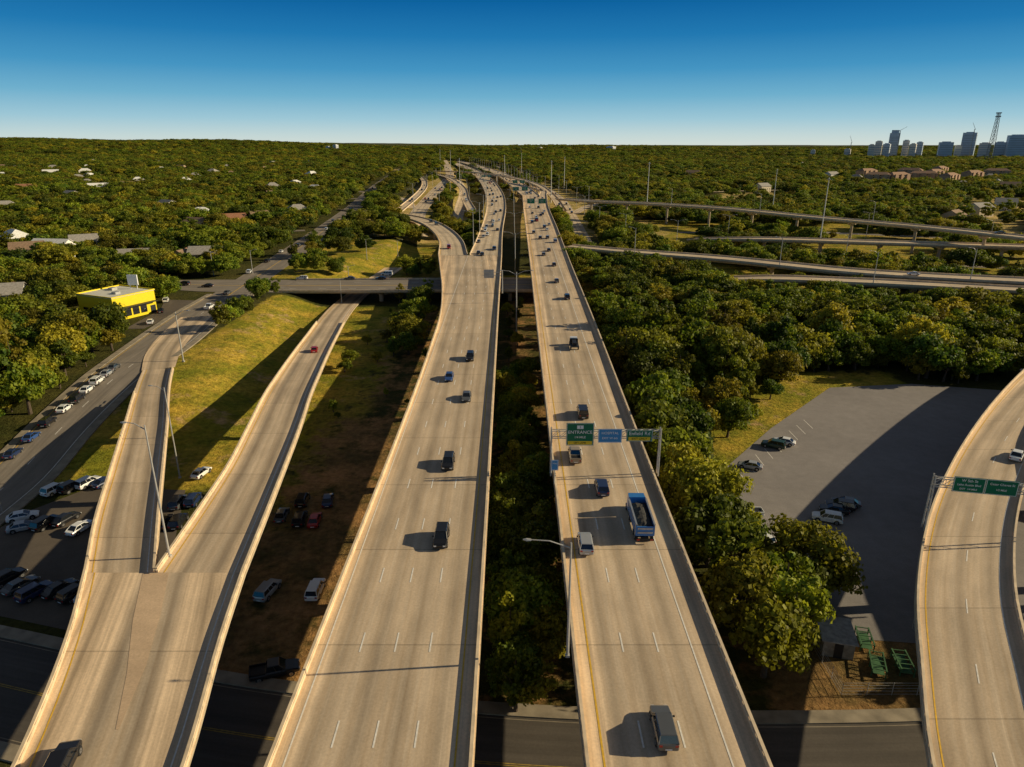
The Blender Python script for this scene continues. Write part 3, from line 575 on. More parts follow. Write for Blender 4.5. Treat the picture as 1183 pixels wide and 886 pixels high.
def flatbed(loc,head):
    o=mkobj("flatbed_truck",None,None,loc,(0,0,math.radians(head))); tag(o,"white flatbed truck on the elevated highway","truck"); w=paint('white')
    G=Geo(); G.hexa([(-1,1.4,.6),(1,1.4,.6),(1,3.3,.6),(-1,3.3,.6)],[(-.95,1.4,2.2),(.95,1.4,2.2),(.9,2.7,2.2),(-.9,2.7,2.2)]); mkobj("cab",G.mesh("cab",(w,)),o)
    G=Geo(); G.hexa([(-.9,3.1,1.2),(.9,3.1,1.2),(.9,3.15,1.2),(-.9,3.15,1.2)],[(-.85,2.75,2.1),(.85,2.75,2.1),(.85,2.84,2.1),(-.85,2.84,2.1)]); mkobj("windscreen",G.mesh("windscreen",(GLASS,)),o)
    G=Geo(); G.box(-1.1,1.1,-3.4,1.2,.9,1.1); G.box(-1.1,1.1,1.1,1.2,1.1,2.0); G.box(-.5,.5,-2.6,.6,1.1,1.9); mkobj("bed",G.mesh("bed",(TRIM,)),o)
    wm=wheel_mesh(.45,.3)
    for y in(2.4,-2.2):
        for s in(-1,1): mkobj("wheel",wm,o,(s*.95,y,.45))
p=px(663,401,10.02); flatbed(p,-1)

# ---------------------------------------------------------------- lamps
def lamp_template(H,arm,double,r=.16):
    G=Geo(); G.cone((0,0,0),(0,0,H),r,r*.55,8); G.box(-.22,.22,-.22,.22,0,.25)
    pole=G.mesh("pole",(STEEL,)); G=Geo()
    for s in ((-1,1) if double else (-1,)):
        G.cone((0,0,H-.6),(s*arm*.5,0,H+.2),.07,.06,6); G.cone((s*arm*.5,0,H+.2),(s*arm,0,H+.35),.06,.05,6)
    a=G.mesh("arm",(STEEL,)); G=Geo(); G.loft([[(-.45,-.05,-.04),(-.45,.05,-.04),(-.45,.05,.04),(-.45,-.05,.04)],[(-.1,-.17,-.07),(-.1,.17,-.07),(-.1,.12,.1),(-.1,-.12,.1)],[(.35,-.13,-.06),(.35,.13,-.06),(.35,.08,.06),(.35,-.08,.06)]]); hd=G.mesh("lamp_head",(STEEL,))
    return pole,a,hd,H,arm,double
LT={'d':lamp_template(13.5,3.4,True),'s':lamp_template(10.5,2.6,False),'l':lamp_template(13.5,4.2,False),'t':lamp_template(18.3,2.4,False,.15)}
def lamp(kind,loc,rot=0,label="tall grey steel street lamp beside the road",sc=1):
    pole,a,hd,H,arm,db=LT[kind]; o=mkobj("street_lamp",None,None,loc,(0,0,math.radians(rot)),(sc,sc,sc)); tag(o,label,"street lamp","street lamps along the roads")
    mkobj("pole",pole,o); mkobj("arm",a,o)
    for s in((-1,1) if db else(-1,)): mkobj("lamp_head",hd,o,(s*arm,0,H+.34),(0,0,math.pi if s>0 else 0))
lamp('l',(5.7,57,10.3),0,"tall single-arm steel lamp on the highway parapet")
for y in (225,330,430,540,650): lamp('d',(1.5,y,0),0,"tall twin-arm lamp standing between the carriageways",1.5)
p=pxg(208,552); lamp('t',p,0,"very tall slim lamp beside the ramp")
lamp('t',(-44.0,75.5,10),0,"very tall slim lamp at the ramp nose")
p=pxg(212,418); lamp('s',p,180,"tall grey lamp on the grass bank",1.3)
for x,y in [(404,335),(424,300),(247,318),(330,262),(292,316),(460,300),(395,352)]:
    p=pxg(x,y); lamp('s',p,180)
for i,d in enumerate(np.arange(30,1700,62)):
    for path,side in ((pL2,-1),(pR2,1)):
        w_=float(np.interp(d,path.s,path.w)); x,y,z=path.at(d,side*w_*.5); lamp('d',(float(x),float(y),float(z)),0,"distant steel lamp beside the far highway",1.3)
for x,y in [(-98,700),(-104,850),(-112,1000),(-122,1150),(62,600),(66,720),(66,860),(-84,600),(66,1000),(-66,640),(-68,780),(-110,920),(-130,1300),(30,1200),(-20,980),(-24,860)]: lamp('d',(x,y,float(T(x,y))),0,"distant steel lamp beside the far highway",1.4)
for path,ds in ((pF1,(60,140,220,300)),(pF2,(40,110,180)),(pF3,(60,130)),(pG,(100,220,340,460,580)),(pG2,(100,220,340,460,580,700)),(pG3,(80,200,320))):
    for d in ds:
        w_=float(np.interp(d,path.s,path.w)); x,y,z=path.at(d,w_/2-.15); lamp('s',(float(x),float(y),float(z)),0,"grey steel lamp standing on the flyover edge",1.2)
for x,y in [(140,450),(170,350),(240,470),(290,420),(100,420),(75,460),(65,520)]: lamp('d',(x,y,0),0,"tall twin-arm lamp among interchange trees",1.25)
def mast(x,y,h):
    o=mkobj("high_mast_light",None,None,(x,y,float(T(x,y)))); tag(o,"very tall white high mast light above trees","high mast light","high mast lights around the interchange")
    G=Geo(); G.cone((0,0,0),(0,0,h),.45,.18,8); mkobj("pole",G.mesh("pole",(M("mast_white",(.7,.7,.66),.5),)),o)
    G=Geo(); G.cone((0,0,-.3),(0,0,.3),.6,.6,12)
    for i in range(6): a=i*math.pi/3; G.box(.8*math.cos(a)-.22,.8*math.cos(a)+.22,.8*math.sin(a)-.22,.8*math.sin(a)+.22,-.3,.1)
    mkobj("lamp_ring",G.mesh("lamp_ring",(STEEL,)),o,(0,0,h-1))
for x,y,h in [(183,411,42),(115,600,46),(42,760,44),(72,980,44),(-12,1150,44),(-66,900,42),(-120,1400,44),(230,620,40),(20,1500,44),(-190,1900,44)]: mast(x,y,h)

# ---------------------------------------------------------------- signs
def text_mesh(s,size,mat):
    cu=bpy.data.curves.new("lettering",'FONT'); cu.body=s; cu.size=size; cu.align_x='CENTER'; cu.align_y='CENTER'; cu.extrude=0.004; cu.offset=0.004
    ob=bpy.data.objects.new("lettering",cu); COL.objects.link(ob); dg=bpy.context.evaluated_depsgraph_get()
    me=bpy.data.meshes.new_from_object(ob.evaluated_get(dg)); bpy.data.objects.remove(ob); me.materials.clear(); me.materials.append(mat); return me
def panel(parent,x0,x1,z0,z1,mat,lines,y=-.35,border=SIGNW,extra=None):
    w=x1-x0;h=z1-z0
    G=Geo(); G.box(-w/2,w/2,0,.06,-h/2,h/2,0)
    for a in ((-w/2+.05,w/2-.05,h/2-.11,h/2-.05),(-w/2+.05,w/2-.05,-h/2+.05,-h/2+.11),(-w/2+.05,-w/2+.11,-h/2+.11,h/2-.11),(w/2-.11,w/2-.05,-h/2+.11,h/2-.11)): G.box(a[0],a[1],-.008,-.002,a[2],a[3],1)
    if extra:
        for e_ in extra: G.box(e_[0],e_[1],-.012,-.003,e_[2],e_[3],e_[4] if len(e_)>4 else 2)
    s=mkobj("sign_panel",G.mesh("sign_panel",(mat,border,SIGNY)),parent,((x0+x1)/2,y,(z0+z1)/2))
    for t,sz,zz,*mm in lines:
        mkobj("lettering",text_mesh(t,sz,mm[0] if mm else SIGNW),s,(0,-.022,zz),(math.pi/2,0,0))
    return s
def gantry(loc,rot,x0,x1,H,label,zbase=0):
    o=mkobj("sign_gantry",None,None,loc,(0,0,math.radians(rot))); tag(o,label,"sign gantry")
    G=Geo()
    for x in (x0,x1):
        for yy in(-.5,.5): G.cone((x,yy,zbase),(x,yy*.7,H+1),.14,.11,8)
        for z in np.arange(zbase+1,H,1.6): G.cone((x,-.45,z),(x,.45,z+.8),.04,.04,5)
    mkobj("post",G.mesh("post",(STEEL,)),o)
    G=Geo()
    for yy in(-.35,.35):
        for zz in(H-.6,H+.6): G.cone((x0,yy,zz),(x1,yy,zz),.07,.07,6)
    n=int((x1-x0)/1.3)
    for i in range(n):
        a=x0+(x1-x0)*i/n; b=x0+(x1-x0)*(i+1)/n
        for yy in(-.35,.35): G.cone((a,yy,H-.6),(b,yy,H+.6),.04,.04,5); G.cone((b,yy,H-.6),(b,yy,H+.6),.035,.035,5)
        G.cone((a,-.35,H+.6),(b,.35,H+.6),.035,.035,5)
    mkobj("truss",G.mesh("truss",(STEEL,)),o); return o
BLK=M("sign_black",(.01,.01,.01),.5)
g=gantry((0,98.6,10),0,6.2,23.3,7.1,"steel sign gantry with three road signs over the highway")
panel(g,8.5,12.8,5.3,9.1,GREENS,[("1",.5,1.2,BLK),("ENTRANCE",.74,.35),("1/4 MILE",.5,-.5),("LEFT LANE",.4,-1.45,BLK)],-.45,extra=[(-1.9,1.9,-1.75,-1.15),(-.5,.5,.92,1.5,1)])
panel(g,13.5,17.2,5.8,8.1,BLUES,[("HOSPITAL",.6,.45),("EXIT W 6th",.5,-.4)],-.45)
panel(g,17.9,22.0,6.0,7.9,GREENS,[("Enfield Rd",.82,.38),("EXIT ONLY",.48,-.5,BLK)],-.45,extra=[(-1.7,1.7,-.8,-.2)])
g=gantry((57.6,82.0,10),-12,-1.0,15,7.3,"steel sign gantry with green exit signs above flyover ramp")
panel(g,1.2,5.0,6.3,8.5,GREENS,[("W 5th St",.52,.6),("Lake Austin Blvd",.42,0),("EXIT  1/4 MILE",.34,-.6)],-.45)
panel(g,5.05,8.9,6.3,8.5,GREENS,[("Cesar Chavez St",.44,.45),("1/2 MILE",.36,-.35)],-.45)
def roadsign(loc,w,h,mat,lines,ph,label,rot=0):
    o=mkobj("road_sign",None,None,loc,(0,0,math.radians(rot))); tag(o,label,"road sign"); G=Geo(); G.cone((0,0,0),(0,0,ph+h),.07,.07,6); mkobj("post",G.mesh("post",(STEEL,)),o)
    panel(o,-w/2,w/2,ph,ph+h,mat,lines,-.12)
roadsign((6.5,94,10.7),1.1,1.7,BLUES,[("TOLL",.3,.3)],2.4,"small blue sign on the highway parapet")
o_=mkobj("cantilever_sign",None,None,(-3.4,240,10)); tag(o_,"grey cantilever sign structure seen from behind","sign gantry")
G=Geo(); G.cone((0,0,0),(0,0,8),.2,.15,8); G.cone((0,0,7.4),(-7,0,7.6),.12,.08,6); G.cone((0,0,6.2),(-7,0,6.4),.12,.08,6); mkobj("post",G.mesh("post",(STEEL,)),o_)
G=Geo(); G.box(-6.5,-3,.15,.22,5.4,8.4); G.box(-6.5,-3,.1,.15,6,6.1); mkobj("sign_panel",G.mesh("sign_panel",(STEEL,)),o_)
for (y,x0,x1,lab,z_) in ((560,9,30,"distant gantry with green signs over the highway",10),(900,-2,26,"far gantry with green signs over the highway",8),(1100,-50,-22,"wide far gantry with green signs over the highway",6.5),(720,-2,32,"far gantry with green signs over the highway",10)):
    g=gantry((0,y,z_),0,x0,x1,7.5,lab)
    panel(g,x0+3,x0+9,5.6,9.4,GREENS,[("35th St",1.2,.8),("EXIT",.8,-.7)],-.45); panel(g,x0+12,x0+18,5.6,9.4,GREENS,[("Loop 1",1.2,.8),("NORTH",.8,-.7)],-.45)

# ---------------------------------------------------------------- buildings
CLEAR=[]
def win_grid(parent,face,w,z0,rows,cols,ww,wh,dz,d,mat=GLASS):
    G=Geo(); G.box(-ww/2,ww/2,-.03,.03,-wh/2,wh/2); me=G.mesh("window",(mat,))
    for r in range(rows):
        for c in range(cols):
            u=-w/2+(c+.5)*w/cols; z=z0+r*dz
            loc,rot={'S':((u,-d,z),0),'E':((d,u,z),math.pi/2)}[face]
            mkobj("window",me,parent,loc,(0,0,rot))
def house(loc,rot,w,d,h,wall,roof,label,far=False):
    o=mkobj("house",None,None,loc,(0,0,math.radians(rot))); tag(o,label,"house","houses among the trees")
    G=Geo(); G.box(-w/2,w/2,-d/2,d/2,-.5,h)
    wm=M("wall_"+wall[0],wall[1],.85,var=.1); rm=M("roof_"+roof[0],roof[1],.85,var=.25,nscale=1.2)
    rz=h+d*.27+.08; ez=h-.22; e=.6
    hip=far
    if not hip:
        n=len(G.V); G.V+=[(-w/2,-d/2,h),(-w/2,d/2,h),(-w/2,0,h+d*.27),(w/2,-d/2,h),(w/2,d/2,h),(w/2,0,h+d*.27)]; G.F+=[[n,n+2,n+1],[n+3,n+4,n+5]]; G.I+=[0,0]
    mkobj("wall",G.mesh("wall",(wm,)),o)
    G=Geo()
    if hip:
        k=w/2-d*.4; G.hexa([(-w/2-e,-d/2-e,h+.003),(w/2+e,-d/2-e,h+.003),(w/2+e,d/2+e,h+.003),(-w/2-e,d/2+e,h+.003)],[(-k,-.15,rz+.6),(k,-.15,rz+.6),(k,.15,rz+.6),(-k,.15,rz+.6)])
    else:
        for s in(-1,1):
            G.hexa([(-w/2-e,s*(d/2+e),ez),(w/2+e,s*(d/2+e),ez),(w/2+e,0,rz),(-w/2-e,0,rz)],[(-w/2-e,s*(d/2+e),ez+.15),(w/2+e,s*(d/2+e),ez+.15),(w/2+e,0,rz+.15),(-w/2-e,0,rz+.15)])
    r=mkobj("roof",G.mesh("roof",(rm,)),o)
    if not far:
        G=Geo(); G.box(-.4,.4,-.4,.4,0,1.9); mkobj("chimney",G.mesh("chimney",(M("chimney_brick",(.25,.12,.08),.9),)),r,(w*.25,d*.2,h+d*.1))
        G=Geo(); G.box(-.5,.5,-.04,.04,0,2.1); mkobj("door",G.mesh("door",(M("door_brown",(.15,.07,.03),.6),)),o,(0,-d/2-.02,.05))
    win_grid(o,'S',w*.9,1.6 if not far else h-1.6,1 if (h<4.5 or far) else 2,4,1.2,1.4,2.8,d/2+.02); win_grid(o,'E',d*.8,1.6 if not far else h-1.6,1 if (h<4.5 or far) else 2,2,1.2,1.4,2.8,w/2+.02)
    CLEAR.append((loc[0],loc[1],max(w,d)*.5+2.0))
    L=math.hypot(loc[0],loc[1]); k=9 if L<420 else 11; CLEAR.append((loc[0]-loc[0]/L*k,loc[1]-loc[1]/L*k,6 if L<420 else 7))
W1=("cream",(.68,.59,.43));W2=("white",(.82,.79,.72));W3=("tan",(.5,.37,.24));R1=("grey_shingle",(.36,.33,.29));R2=("red_tile",(.36,.17,.09));R3=("brown_shingle",(.29,.19,.12));R4=("white_metal",(.78,.76,.71))
for x,y,r,w,d,h,wl,rf,lb in [(240,306,10,14,11,6,W1,R1,"cream two-storey house with grey shingle roof"),(217,306,80,13,10,5,W3,R3,"tan house with brown shingle roof among trees"),(157,306,15,13,10,5,W1,R1,"cream house with grey roof among oaks"),(64,297,-8,19,12,6,W2,R4,"long white building with pale metal roof"),(6,356,20,14,11,5.8,W2,R1,"white house with grey gabled roof"),(272,262,25,15,12,6,W3,R2,"tan house with red tile roof"),(228,266,-20,14,11,5.5,W1,R3,"cream house with brown roof among oaks"),(300,257,40,13,11,5.5,W3,R3,"small tan house with brown roof near street"),(32,224,20,19,14,7.5,W3,R2,"large tan house with red tile roof"),(116,224,35,22,14,8.5,W2,R4,"white building with pale roof above trees"),(84,232,-30,16,12,7,W1,R1,"cream house with grey roof above trees"),(150,220,20,18,14,7.5,W3,R3,"tan house with brown roof above trees"),(35,300,30,14,11,6,W1,R3,"cream house with brown roof among oaks"),(100,290,30,13,11,6,W2,R1,"white house with grey roof among oaks"),(195,245,-35,16,12,7,W2,R1,"white house with grey roof above trees"),(318,232,30,15,12,7,W1,R3,"cream house with brown roof near far street"),(60,205,30,24,16,9,W2,R4,"far white building above the tree canopy"),(210,198,-30,24,16,9,W3,R3,"far tan building above the tree canopy"),(1130,250,20,18,14,8,W1,R1,"cream house with grey roof beyond flyover"),(1165,222,-30,22,16,9,W3,R3,"tan house with brown roof above trees"),(880,222,30,18,14,8,W1,R1,"cream house with grey roof above trees"),(800,205,-25,24,16,9,W3,R3,"tan building with brown roof above trees"),(960,207,30,24,16,9,W2,R1,"white building with grey roof above trees"),(1100,258,42,17,13,7,W3,R3,"tan house with brown roof beyond flyover"),(1160,243,-28,17,13,8,W2,R1,"white house with grey roof beyond flyover")]:
    p=pxg(x,y); house(p,r,w,d,h,wl,rf,lb)
hn=[("cream","grey",W1,R1),("white","pale",W2,R4),("tan","brown",W3,R3),("white","grey",W2,R1),("cream","grey",W1,R1),("white","pale",W2,R4)]
for i in range(72):
    y=330+1700*random.random()**1.4; sx=-1 if i%4 else 1
    x=-(0.2+.58*random.random())*y-40 if sx<0 else (.35+.42*random.random())*y+60
    if any((x-c[0])**2+(y-c[1])**2<900 for c in CLEAR) : continue
    if any(d<GR[j][2]+16 for co,j,d in KD.find_range((x,y,0),34)): continue
    if sx>0 and y<620: continue
    q=random.choice(hn); sc=1+y/3500; house((x,y,float(T(x,y))),random.choice([30,-35,60,20,-15,45]),random.uniform(12,16)*sc,random.uniform(10,12)*sc,random.uniform(5,6.5)*sc,q[2],q[3],f"{q[0]} house with {q[1]} roof in wooded neighbourhood",far=True)
def apartment(x,y,rot,w,d,fl,label):
    h=fl*3.0; o=mkobj("apartment_building",None,None,(x,y,float(T(x,y))),(0,0,math.radians(rot))); tag(o,label,"apartment building","brown apartment buildings above trees")
    wm=M("apartment_brick",(.5,.32,.2),.9,var=.15); G=Geo(); G.box(-w/2,w/2,-d/2,d/2,-1,h)
    for i in range(3): u=-w/3+i*w/3; G.box(u-3,u+3,-d/2-1.5,-d/2-.003,-1,h+.8)
    mkobj("wall",G.mesh("wall",(wm,)),o); G=Geo(); e=.8
    b=[(-w/2-e,-d/2-e,h+.003),(w/2+e,-d/2-e,h+.003),(w/2+e,d/2+e,h+.003),(-w/2-e,d/2+e,h+.003)]; t=[(-w/2+d*.4,-.3,h+4),(w/2-d*.4,-.3,h+4),(w/2-d*.4,.3,h+4),(-w/2+d*.4,.3,h+4)]; G.hexa(b,t)
    mkobj("roof",G.mesh("roof",(M("apartment_roof",(.36,.22,.14),.9,var=.2),)),o)
    win_grid(o,'S',w*.95,1.8,fl,7,1.6,1.6,3.0,d/2+.02); CLEAR.append((x,y,w*.55)); L=math.hypot(x,y); CLEAR.append((x-x/L*22,y-y/L*22,16))
for x,y,r,w in [(1035,213,25,40),(1065,211,-25,40),(1095,214,40,40),(1122,210,30,40),(1050,206,-40,40),(1085,203,40,40),(1000,207,30,40),(1150,207,-30,40),(1012,213,-30,36),(1078,208,30,36)]:
    p=pxg(x,y); apartment(p[0],p[1],r,w,16,5,"brown brick apartment building with hipped roof")
o=mkobj("shop_building",None,None,(-134.5,229,5),(0,0,math.radians(-24))); tag(o,"bright yellow flat-roofed shop with white roof sign","shop")
YW=M("yellow_wall",(.88,.68,.01),.6,var=.06); YR=M("pale_roof",(.66,.64,.54),.7,var=.12)
G=Geo(); G.box(-8.5,8.5,-8,8,-.5,7.6); mkobj("wall",G.mesh("wall",(YW,)),o)
G=Geo(); G.box(-8.7,8.7,-8.2,8.2,7.603,7.75,0)
for a in((-8.7,8.7,-8.2,-8.0),(-8.7,8.7,8.0,8.2),(-8.7,-8.5,-7.99,7.99),(8.5,8.7,-7.99,7.99)): G.box(*a,7.751,8.1,1)
G.box(-5,-3,1,3,7.751,8.6,2); G.box(2,4,-3,-1.2,7.751,8.5,2)
r=mkobj("roof",G.mesh("roof",(YR,YW,STEEL)),o); G=Geo(); G.box(-1.7,1.7,-.25,.25,.9,4.4,0); G.cone((-1.2,0,-.5),(-1.2,0,.9),.12,.12); G.cone((1.2,0,-.5),(1.2,0,.9),.12,.12); mkobj("roof_sign",G.mesh("roof_sign",(SIGNW,)),r,(1,6.3,8.2),(0,0,math.radians(24)))
G=Geo(); G.box(-1.2,1.2,-.05,.05,0,2.8); wme=G.mesh("window",(GLASS,))
for i in range(4): mkobj("window",wme,o,(8.53,-6+i*3,.9),(0,0,math.pi/2))
for i in range(4): mkobj("window",wme,o,(-5+i*3.2,-8.03,.9))
G=Geo(); G.box(-1,1,-.05,.05,0,2.7); mkobj("door",G.mesh("door",(TRIM,)),o,(8.53,6.6,0),(0,0,math.pi/2))
G=Geo(); G.box(0,1.6,-7.5,7.5,0,.25); mkobj("awning",G.mesh("awning",(TRIM,)),o,(8.52,0,4.0))
CLEAR+= [(-135,229,14),(-126,215,10),(-120,240,10),(-120,205,8),(-130,208,7)]
def tower(xa,xb,yt,dist,col,label,step=None):
    yt=yt+2.2
    v=(yt-CY)/F; t=dist/(CP-v*SP); z=CAMZ-t*(SP+v*CP); x0=(xa-CX)/F*t; x1=(xb-CX)/F*t; w=(x1-x0)*.86; zb=float(T((x0+x1)/2,dist)); h=z-zb
    rr=random.choice([-30,-24,-36]); o=mkobj("office_tower",None,None,((x0+x1)/2,dist,zb),(0,0,math.radians(rr))); tag(o,label,"tower block","downtown towers on the skyline")
    wm=M("tower_"+"_".join(str(int(c*100)) for c in col),col,.5,var=.06,nscale=.05); d=w*.7; w=w*.85
    G=Geo(); G.box(-w/2,w/2,-d/2,d/2,-2,h*.9 if step else h)
    if step: G.box(-w*.36,w*.36,-d*.36,d*.36,h*.9+.003,h)
    else: G.box(-w*.3,w*.3,-d*.3,d*.3,h+.003,h+3)
    mkobj("wall",G.mesh("wall",(wm,)),o)
    G=Geo(); hh=h*.88 if step else h
    for k in range(int(hh/7)-1): z0=4+k*7; G.box(-w/2+.8,w/2-.8,-d/2-.15,-d/2+.1,z0,z0+2.6); G.box(w/2-.1,w/2+.15,-d/2+.8,d/2-.8,z0,z0+2.6)
    gl=M("tower_glass",(.26,.32,.39),.35,var=.1,nscale=.1,spec=.5); mkobj("window",G.mesh("window",(gl,)),o)
for a in [(1003,1012,165,3000,(.8,.7,.6),0),(1011,1021,161,3120,(.85,.76,.66),0),(1020,1030,164,3000,(.6,.64,.7),0),(1028,1042,148,3150,(.45,.54,.64),1),(1043,1052,160,3050,(.78,.72,.66),0),(1051,1060,164,3000,(.8,.72,.62),0),(1059,1068,162,3200,(.55,.62,.7),0),(1084,1103,162,3000,(.48,.56,.66),0),(1103,1112,166,3000,(.8,.72,.62),0),(1112,1131,151,3100,(.45,.55,.66),0),(1131,1146,163,3000,(.7,.66,.62),0),(1149,1163,162,3050,(.55,.62,.7),0),(1164,1188,154,3000,(.45,.55,.67),0),(975,984,170,3300,(.75,.68,.6),0),(936,943,171,3400,(.75,.68,.6),0),(700,712,167,5200,(.6,.6,.6),0),(384,391,165,5200,(.6,.6,.6),0),(376,382,167,5200,(.6,.6,.6),0),(620,627,168,5400,(.6,.6,.6),0),(1190,1205,160,3000,(.6,.6,.6),0)]:
    tower(a[0],a[1],a[2],a[3],a[4],"blue-grey glass downtown tower on the skyline" if a[4][0]<.56 else "pale stone downtown tower on the skyline",a[5])
def lattice(xp,yt,dist,hw0,label):
    v=(yt-CY)/F; t=dist/(CP-v*SP); z=CAMZ-t*(SP+v*CP); x=(xp-CX)/F*t
    o=mkobj("lattice_tower",None,None,(x,dist,0)); tag(o,label,"lattice tower"); G=Geo(); n=12
    for i in range(n):
        a=i/n;b=(i+1)/n; ra=hw0*(1-.6*a); rb=hw0*(1-.6*b); za=z*a; zb=z*b; c=[(-1,-1),(1,-1),(1,1),(-1,1)]
        for k in range(4):
            p=c[k];q=c[(k+1)%4]
            G.cone((p[0]*ra,p[1]*ra,za),(p[0]*rb,p[1]*rb,zb),.7,.7,4); G.cone((p[0]*ra,p[1]*ra,za),(q[0]*rb,q[1]*rb,zb),.4,.4,4); G.cone((p[0]*rb,p[1]*rb,zb),(q[0]*rb,q[1]*rb,zb),.5,.5,4)
    st=M("tower_steel",(.22,.2,.19),.6); mkobj("frame",G.mesh("frame",(st,)),o)
    G=Geo(); r=hw0*.7; G.box(-r,r,-r,r,z*.93,z*.95); G.box(-r,r,-r,r,z*1.0,z*1.02); mkobj("platform",G.mesh("platform",(st,)),o)
lattice(1154,131,2300,8,"slim dark steel lattice tower beside downtown")
def crane(xp,yt,dist,ang,label):
    v=(yt-CY)/F; t=dist/(CP-v*SP); z=CAMZ-t*(SP+v*CP); x=(xp-CX)/F*t
    o=mkobj("tower_crane",None,None,(x,dist,0)); tag(o,label,"crane","tower cranes on the skyline"); G=Geo(); G.box(-.9,.9,-.9,.9,0,z*.9); mkobj("mast",G.mesh("mast",(M("crane_steel",(.4,.36,.32),.6),)),o)
    G=Geo(); a=math.radians(ang); G.cone((-9*math.cos(a),0,z*.88),(30*math.cos(a),0,z*.88+30*math.sin(a)),.8,.5,4); mkobj("jib",G.mesh("jib",(_mc["crane_steel"],)),o)
crane(1041,147,2950,35,"tower crane with raised jib beside a tower"); crane(1127,145,2950,115,"tower crane above a glass tower"); crane(984,162,3100,110,"tower crane above distant trees"); crane(602,172,3800,115,"tower crane above the far trees")
# shed, fenced yard, low racks
o=mkobj("shed",None,None,(40.8,70.8,0),(0,0,math.radians(-14))); tag(o,"small grey flat-roofed shed beside the lot","shed")
G=Geo(); G.box(-1.8,1.8,-2.3,2.3,0,2.3); mkobj("wall",G.mesh("wall",(M("shed_wall",(.3,.26,.2),.9,var=.35),)),o); G=Geo(); G.box(-2.1,2.1,-2.6,2.6,2.303,2.45); mkobj("roof",G.mesh("roof",(M("shed_roof",(.33,.32,.31),.7,var=.35),)),o); G=Geo(); G.box(-.5,.5,-.05,.05,0,2); mkobj("door",G.mesh("door",(TRIM,)),o,(0,-2.33,0))
GP=M("green_steel",(.05,.13,.05),.6,var=.35)
for (x,y,r) in ((44.8,71.2,-14),(44.2,66.8,-20),(47.4,67.0,-10)):
    o=mkobj("steel_rack",None,None,(x,y,0),(0,0,math.radians(r)),(.85,.85,.85)); tag(o,"low open green steel rack on bare dirt","rack","green steel racks beside the lot")
    G=Geo()
    for a in(-.9,.9):
        for b_ in(-1.9,0,1.9): G.box(a-.07,a+.07,b_-.07,b_+.07,0,1.3)
    mkobj("post",G.mesh("post",(GP,)),o); G=Geo()
    for a in(-.9,.9): G.box(a-.09,a+.09,-2.1,2.1,1.303,1.42)
    for b_ in(-1.9,-.95,0,.95,1.9): G.box(-.78,.78,b_-.07,b_+.07,1.31,1.4)
    G.box(-.8,.8,-1.85,1.85,.5,.56); mkobj("beam",G.mesh("beam",(GP,)),o)
def fence(pts,label):
    o=mkobj("fence",None,None,(pts[0][0],pts[0][1],0)); tag(o,label,"fence"); G=Geo(); R=Geo(); x0,y0=pts[0]
    for (a,b),(c,d) in zip(pts[:-1],pts[1:]):
        L=math.hypot(c-a,d-b); n=max(1,int(L/2.5))
        for i in range(n+1): x=a+(c-a)*i/n-x0; y=b+(d-b)*i/n-y0; G.cone((x,y,0),(x,y,1.8),.04,.04,5)
        for z in(.15,.6,1.0,1.4,1.75): R.cone((a-x0,b-y0,z),(c-x0,d-y0,z),.02,.02,4)
    mkobj("post",G.mesh("post",(STEEL,)),o); mkobj("rail",R.mesh("rail",(STEEL,)),o)
fence([(38,75.5),(38,62.5),(52.5,62.5),(52.5,74)],"grey wire fence around the small yard")
fence([(-88,104),(-86,92),(-88,84)],"grey wire fence beside the shaded parking lot")
CLEAR+=[(43,69,7),(50,66,6),(40.5,104,6),(42,97,4.5),(44,119,5),(41,90,3),(39,110,4)]

# ---------------------------------------------------------------- trees
def crown_mesh(seed,R=4.2,H=4.6,zc=6.2,lobes=20,per=210,leaf=.27,mat=LEAF):
    r=np.random.default_rng(seed); Vs=[]; cents=[]
    off=r.uniform(-.3,.3,2)*R
    for i in range(lobes):
        for _ in range(30):
            p=r.uniform(-1,1,3)
            if np.linalg.norm(p)<1: break
        p=p*np.array([R*.82,R*.82,H*.72])
        if p[2]<0: p[:2]*=1.1
        p[:2]+=off*(p[2]/H)
        cents.append(p)
    for p in cents:
        rad=r.uniform(.5,1.6)*R/4.2; n=int(per*r.uniform(.8,1.2)*(rad/1.4)**1.6)+14
        d=r.normal(size=(n,3)); d/=np.linalg.norm(d,axis=1)[:,None]; d[:,2]=np.where(d[:,2]<-.3,d[:,2]*.5,d[:,2])
        pos=p+d*(rad*r.uniform(.5,1.35,(n,1)))*np.array([1,1,.85]); nr=d+r.normal(size=(n,3))*.45; nr/=np.linalg.norm(nr,axis=1)[:,None]
        a=np.cross(nr,r.normal(size=(n,3))); a/=np.linalg.norm(a,axis=1)[:,None]; b_=np.cross(nr,a); s=leaf*r.uniform(.5,1.4,(n,1))
        q=np.stack([pos-a*s,pos-b_*s*.8+nr*s*.25,pos+a*s,pos+b_*s*.8-nr*s*.1],1); Vs.append(q)
    V=np.concatenate(Vs).reshape(-1,3)+np.array([0,0,zc]); n=len(V)//4
    return mkmesh("crown",V,np.arange(n*4).reshape(-1,4),(mat,))
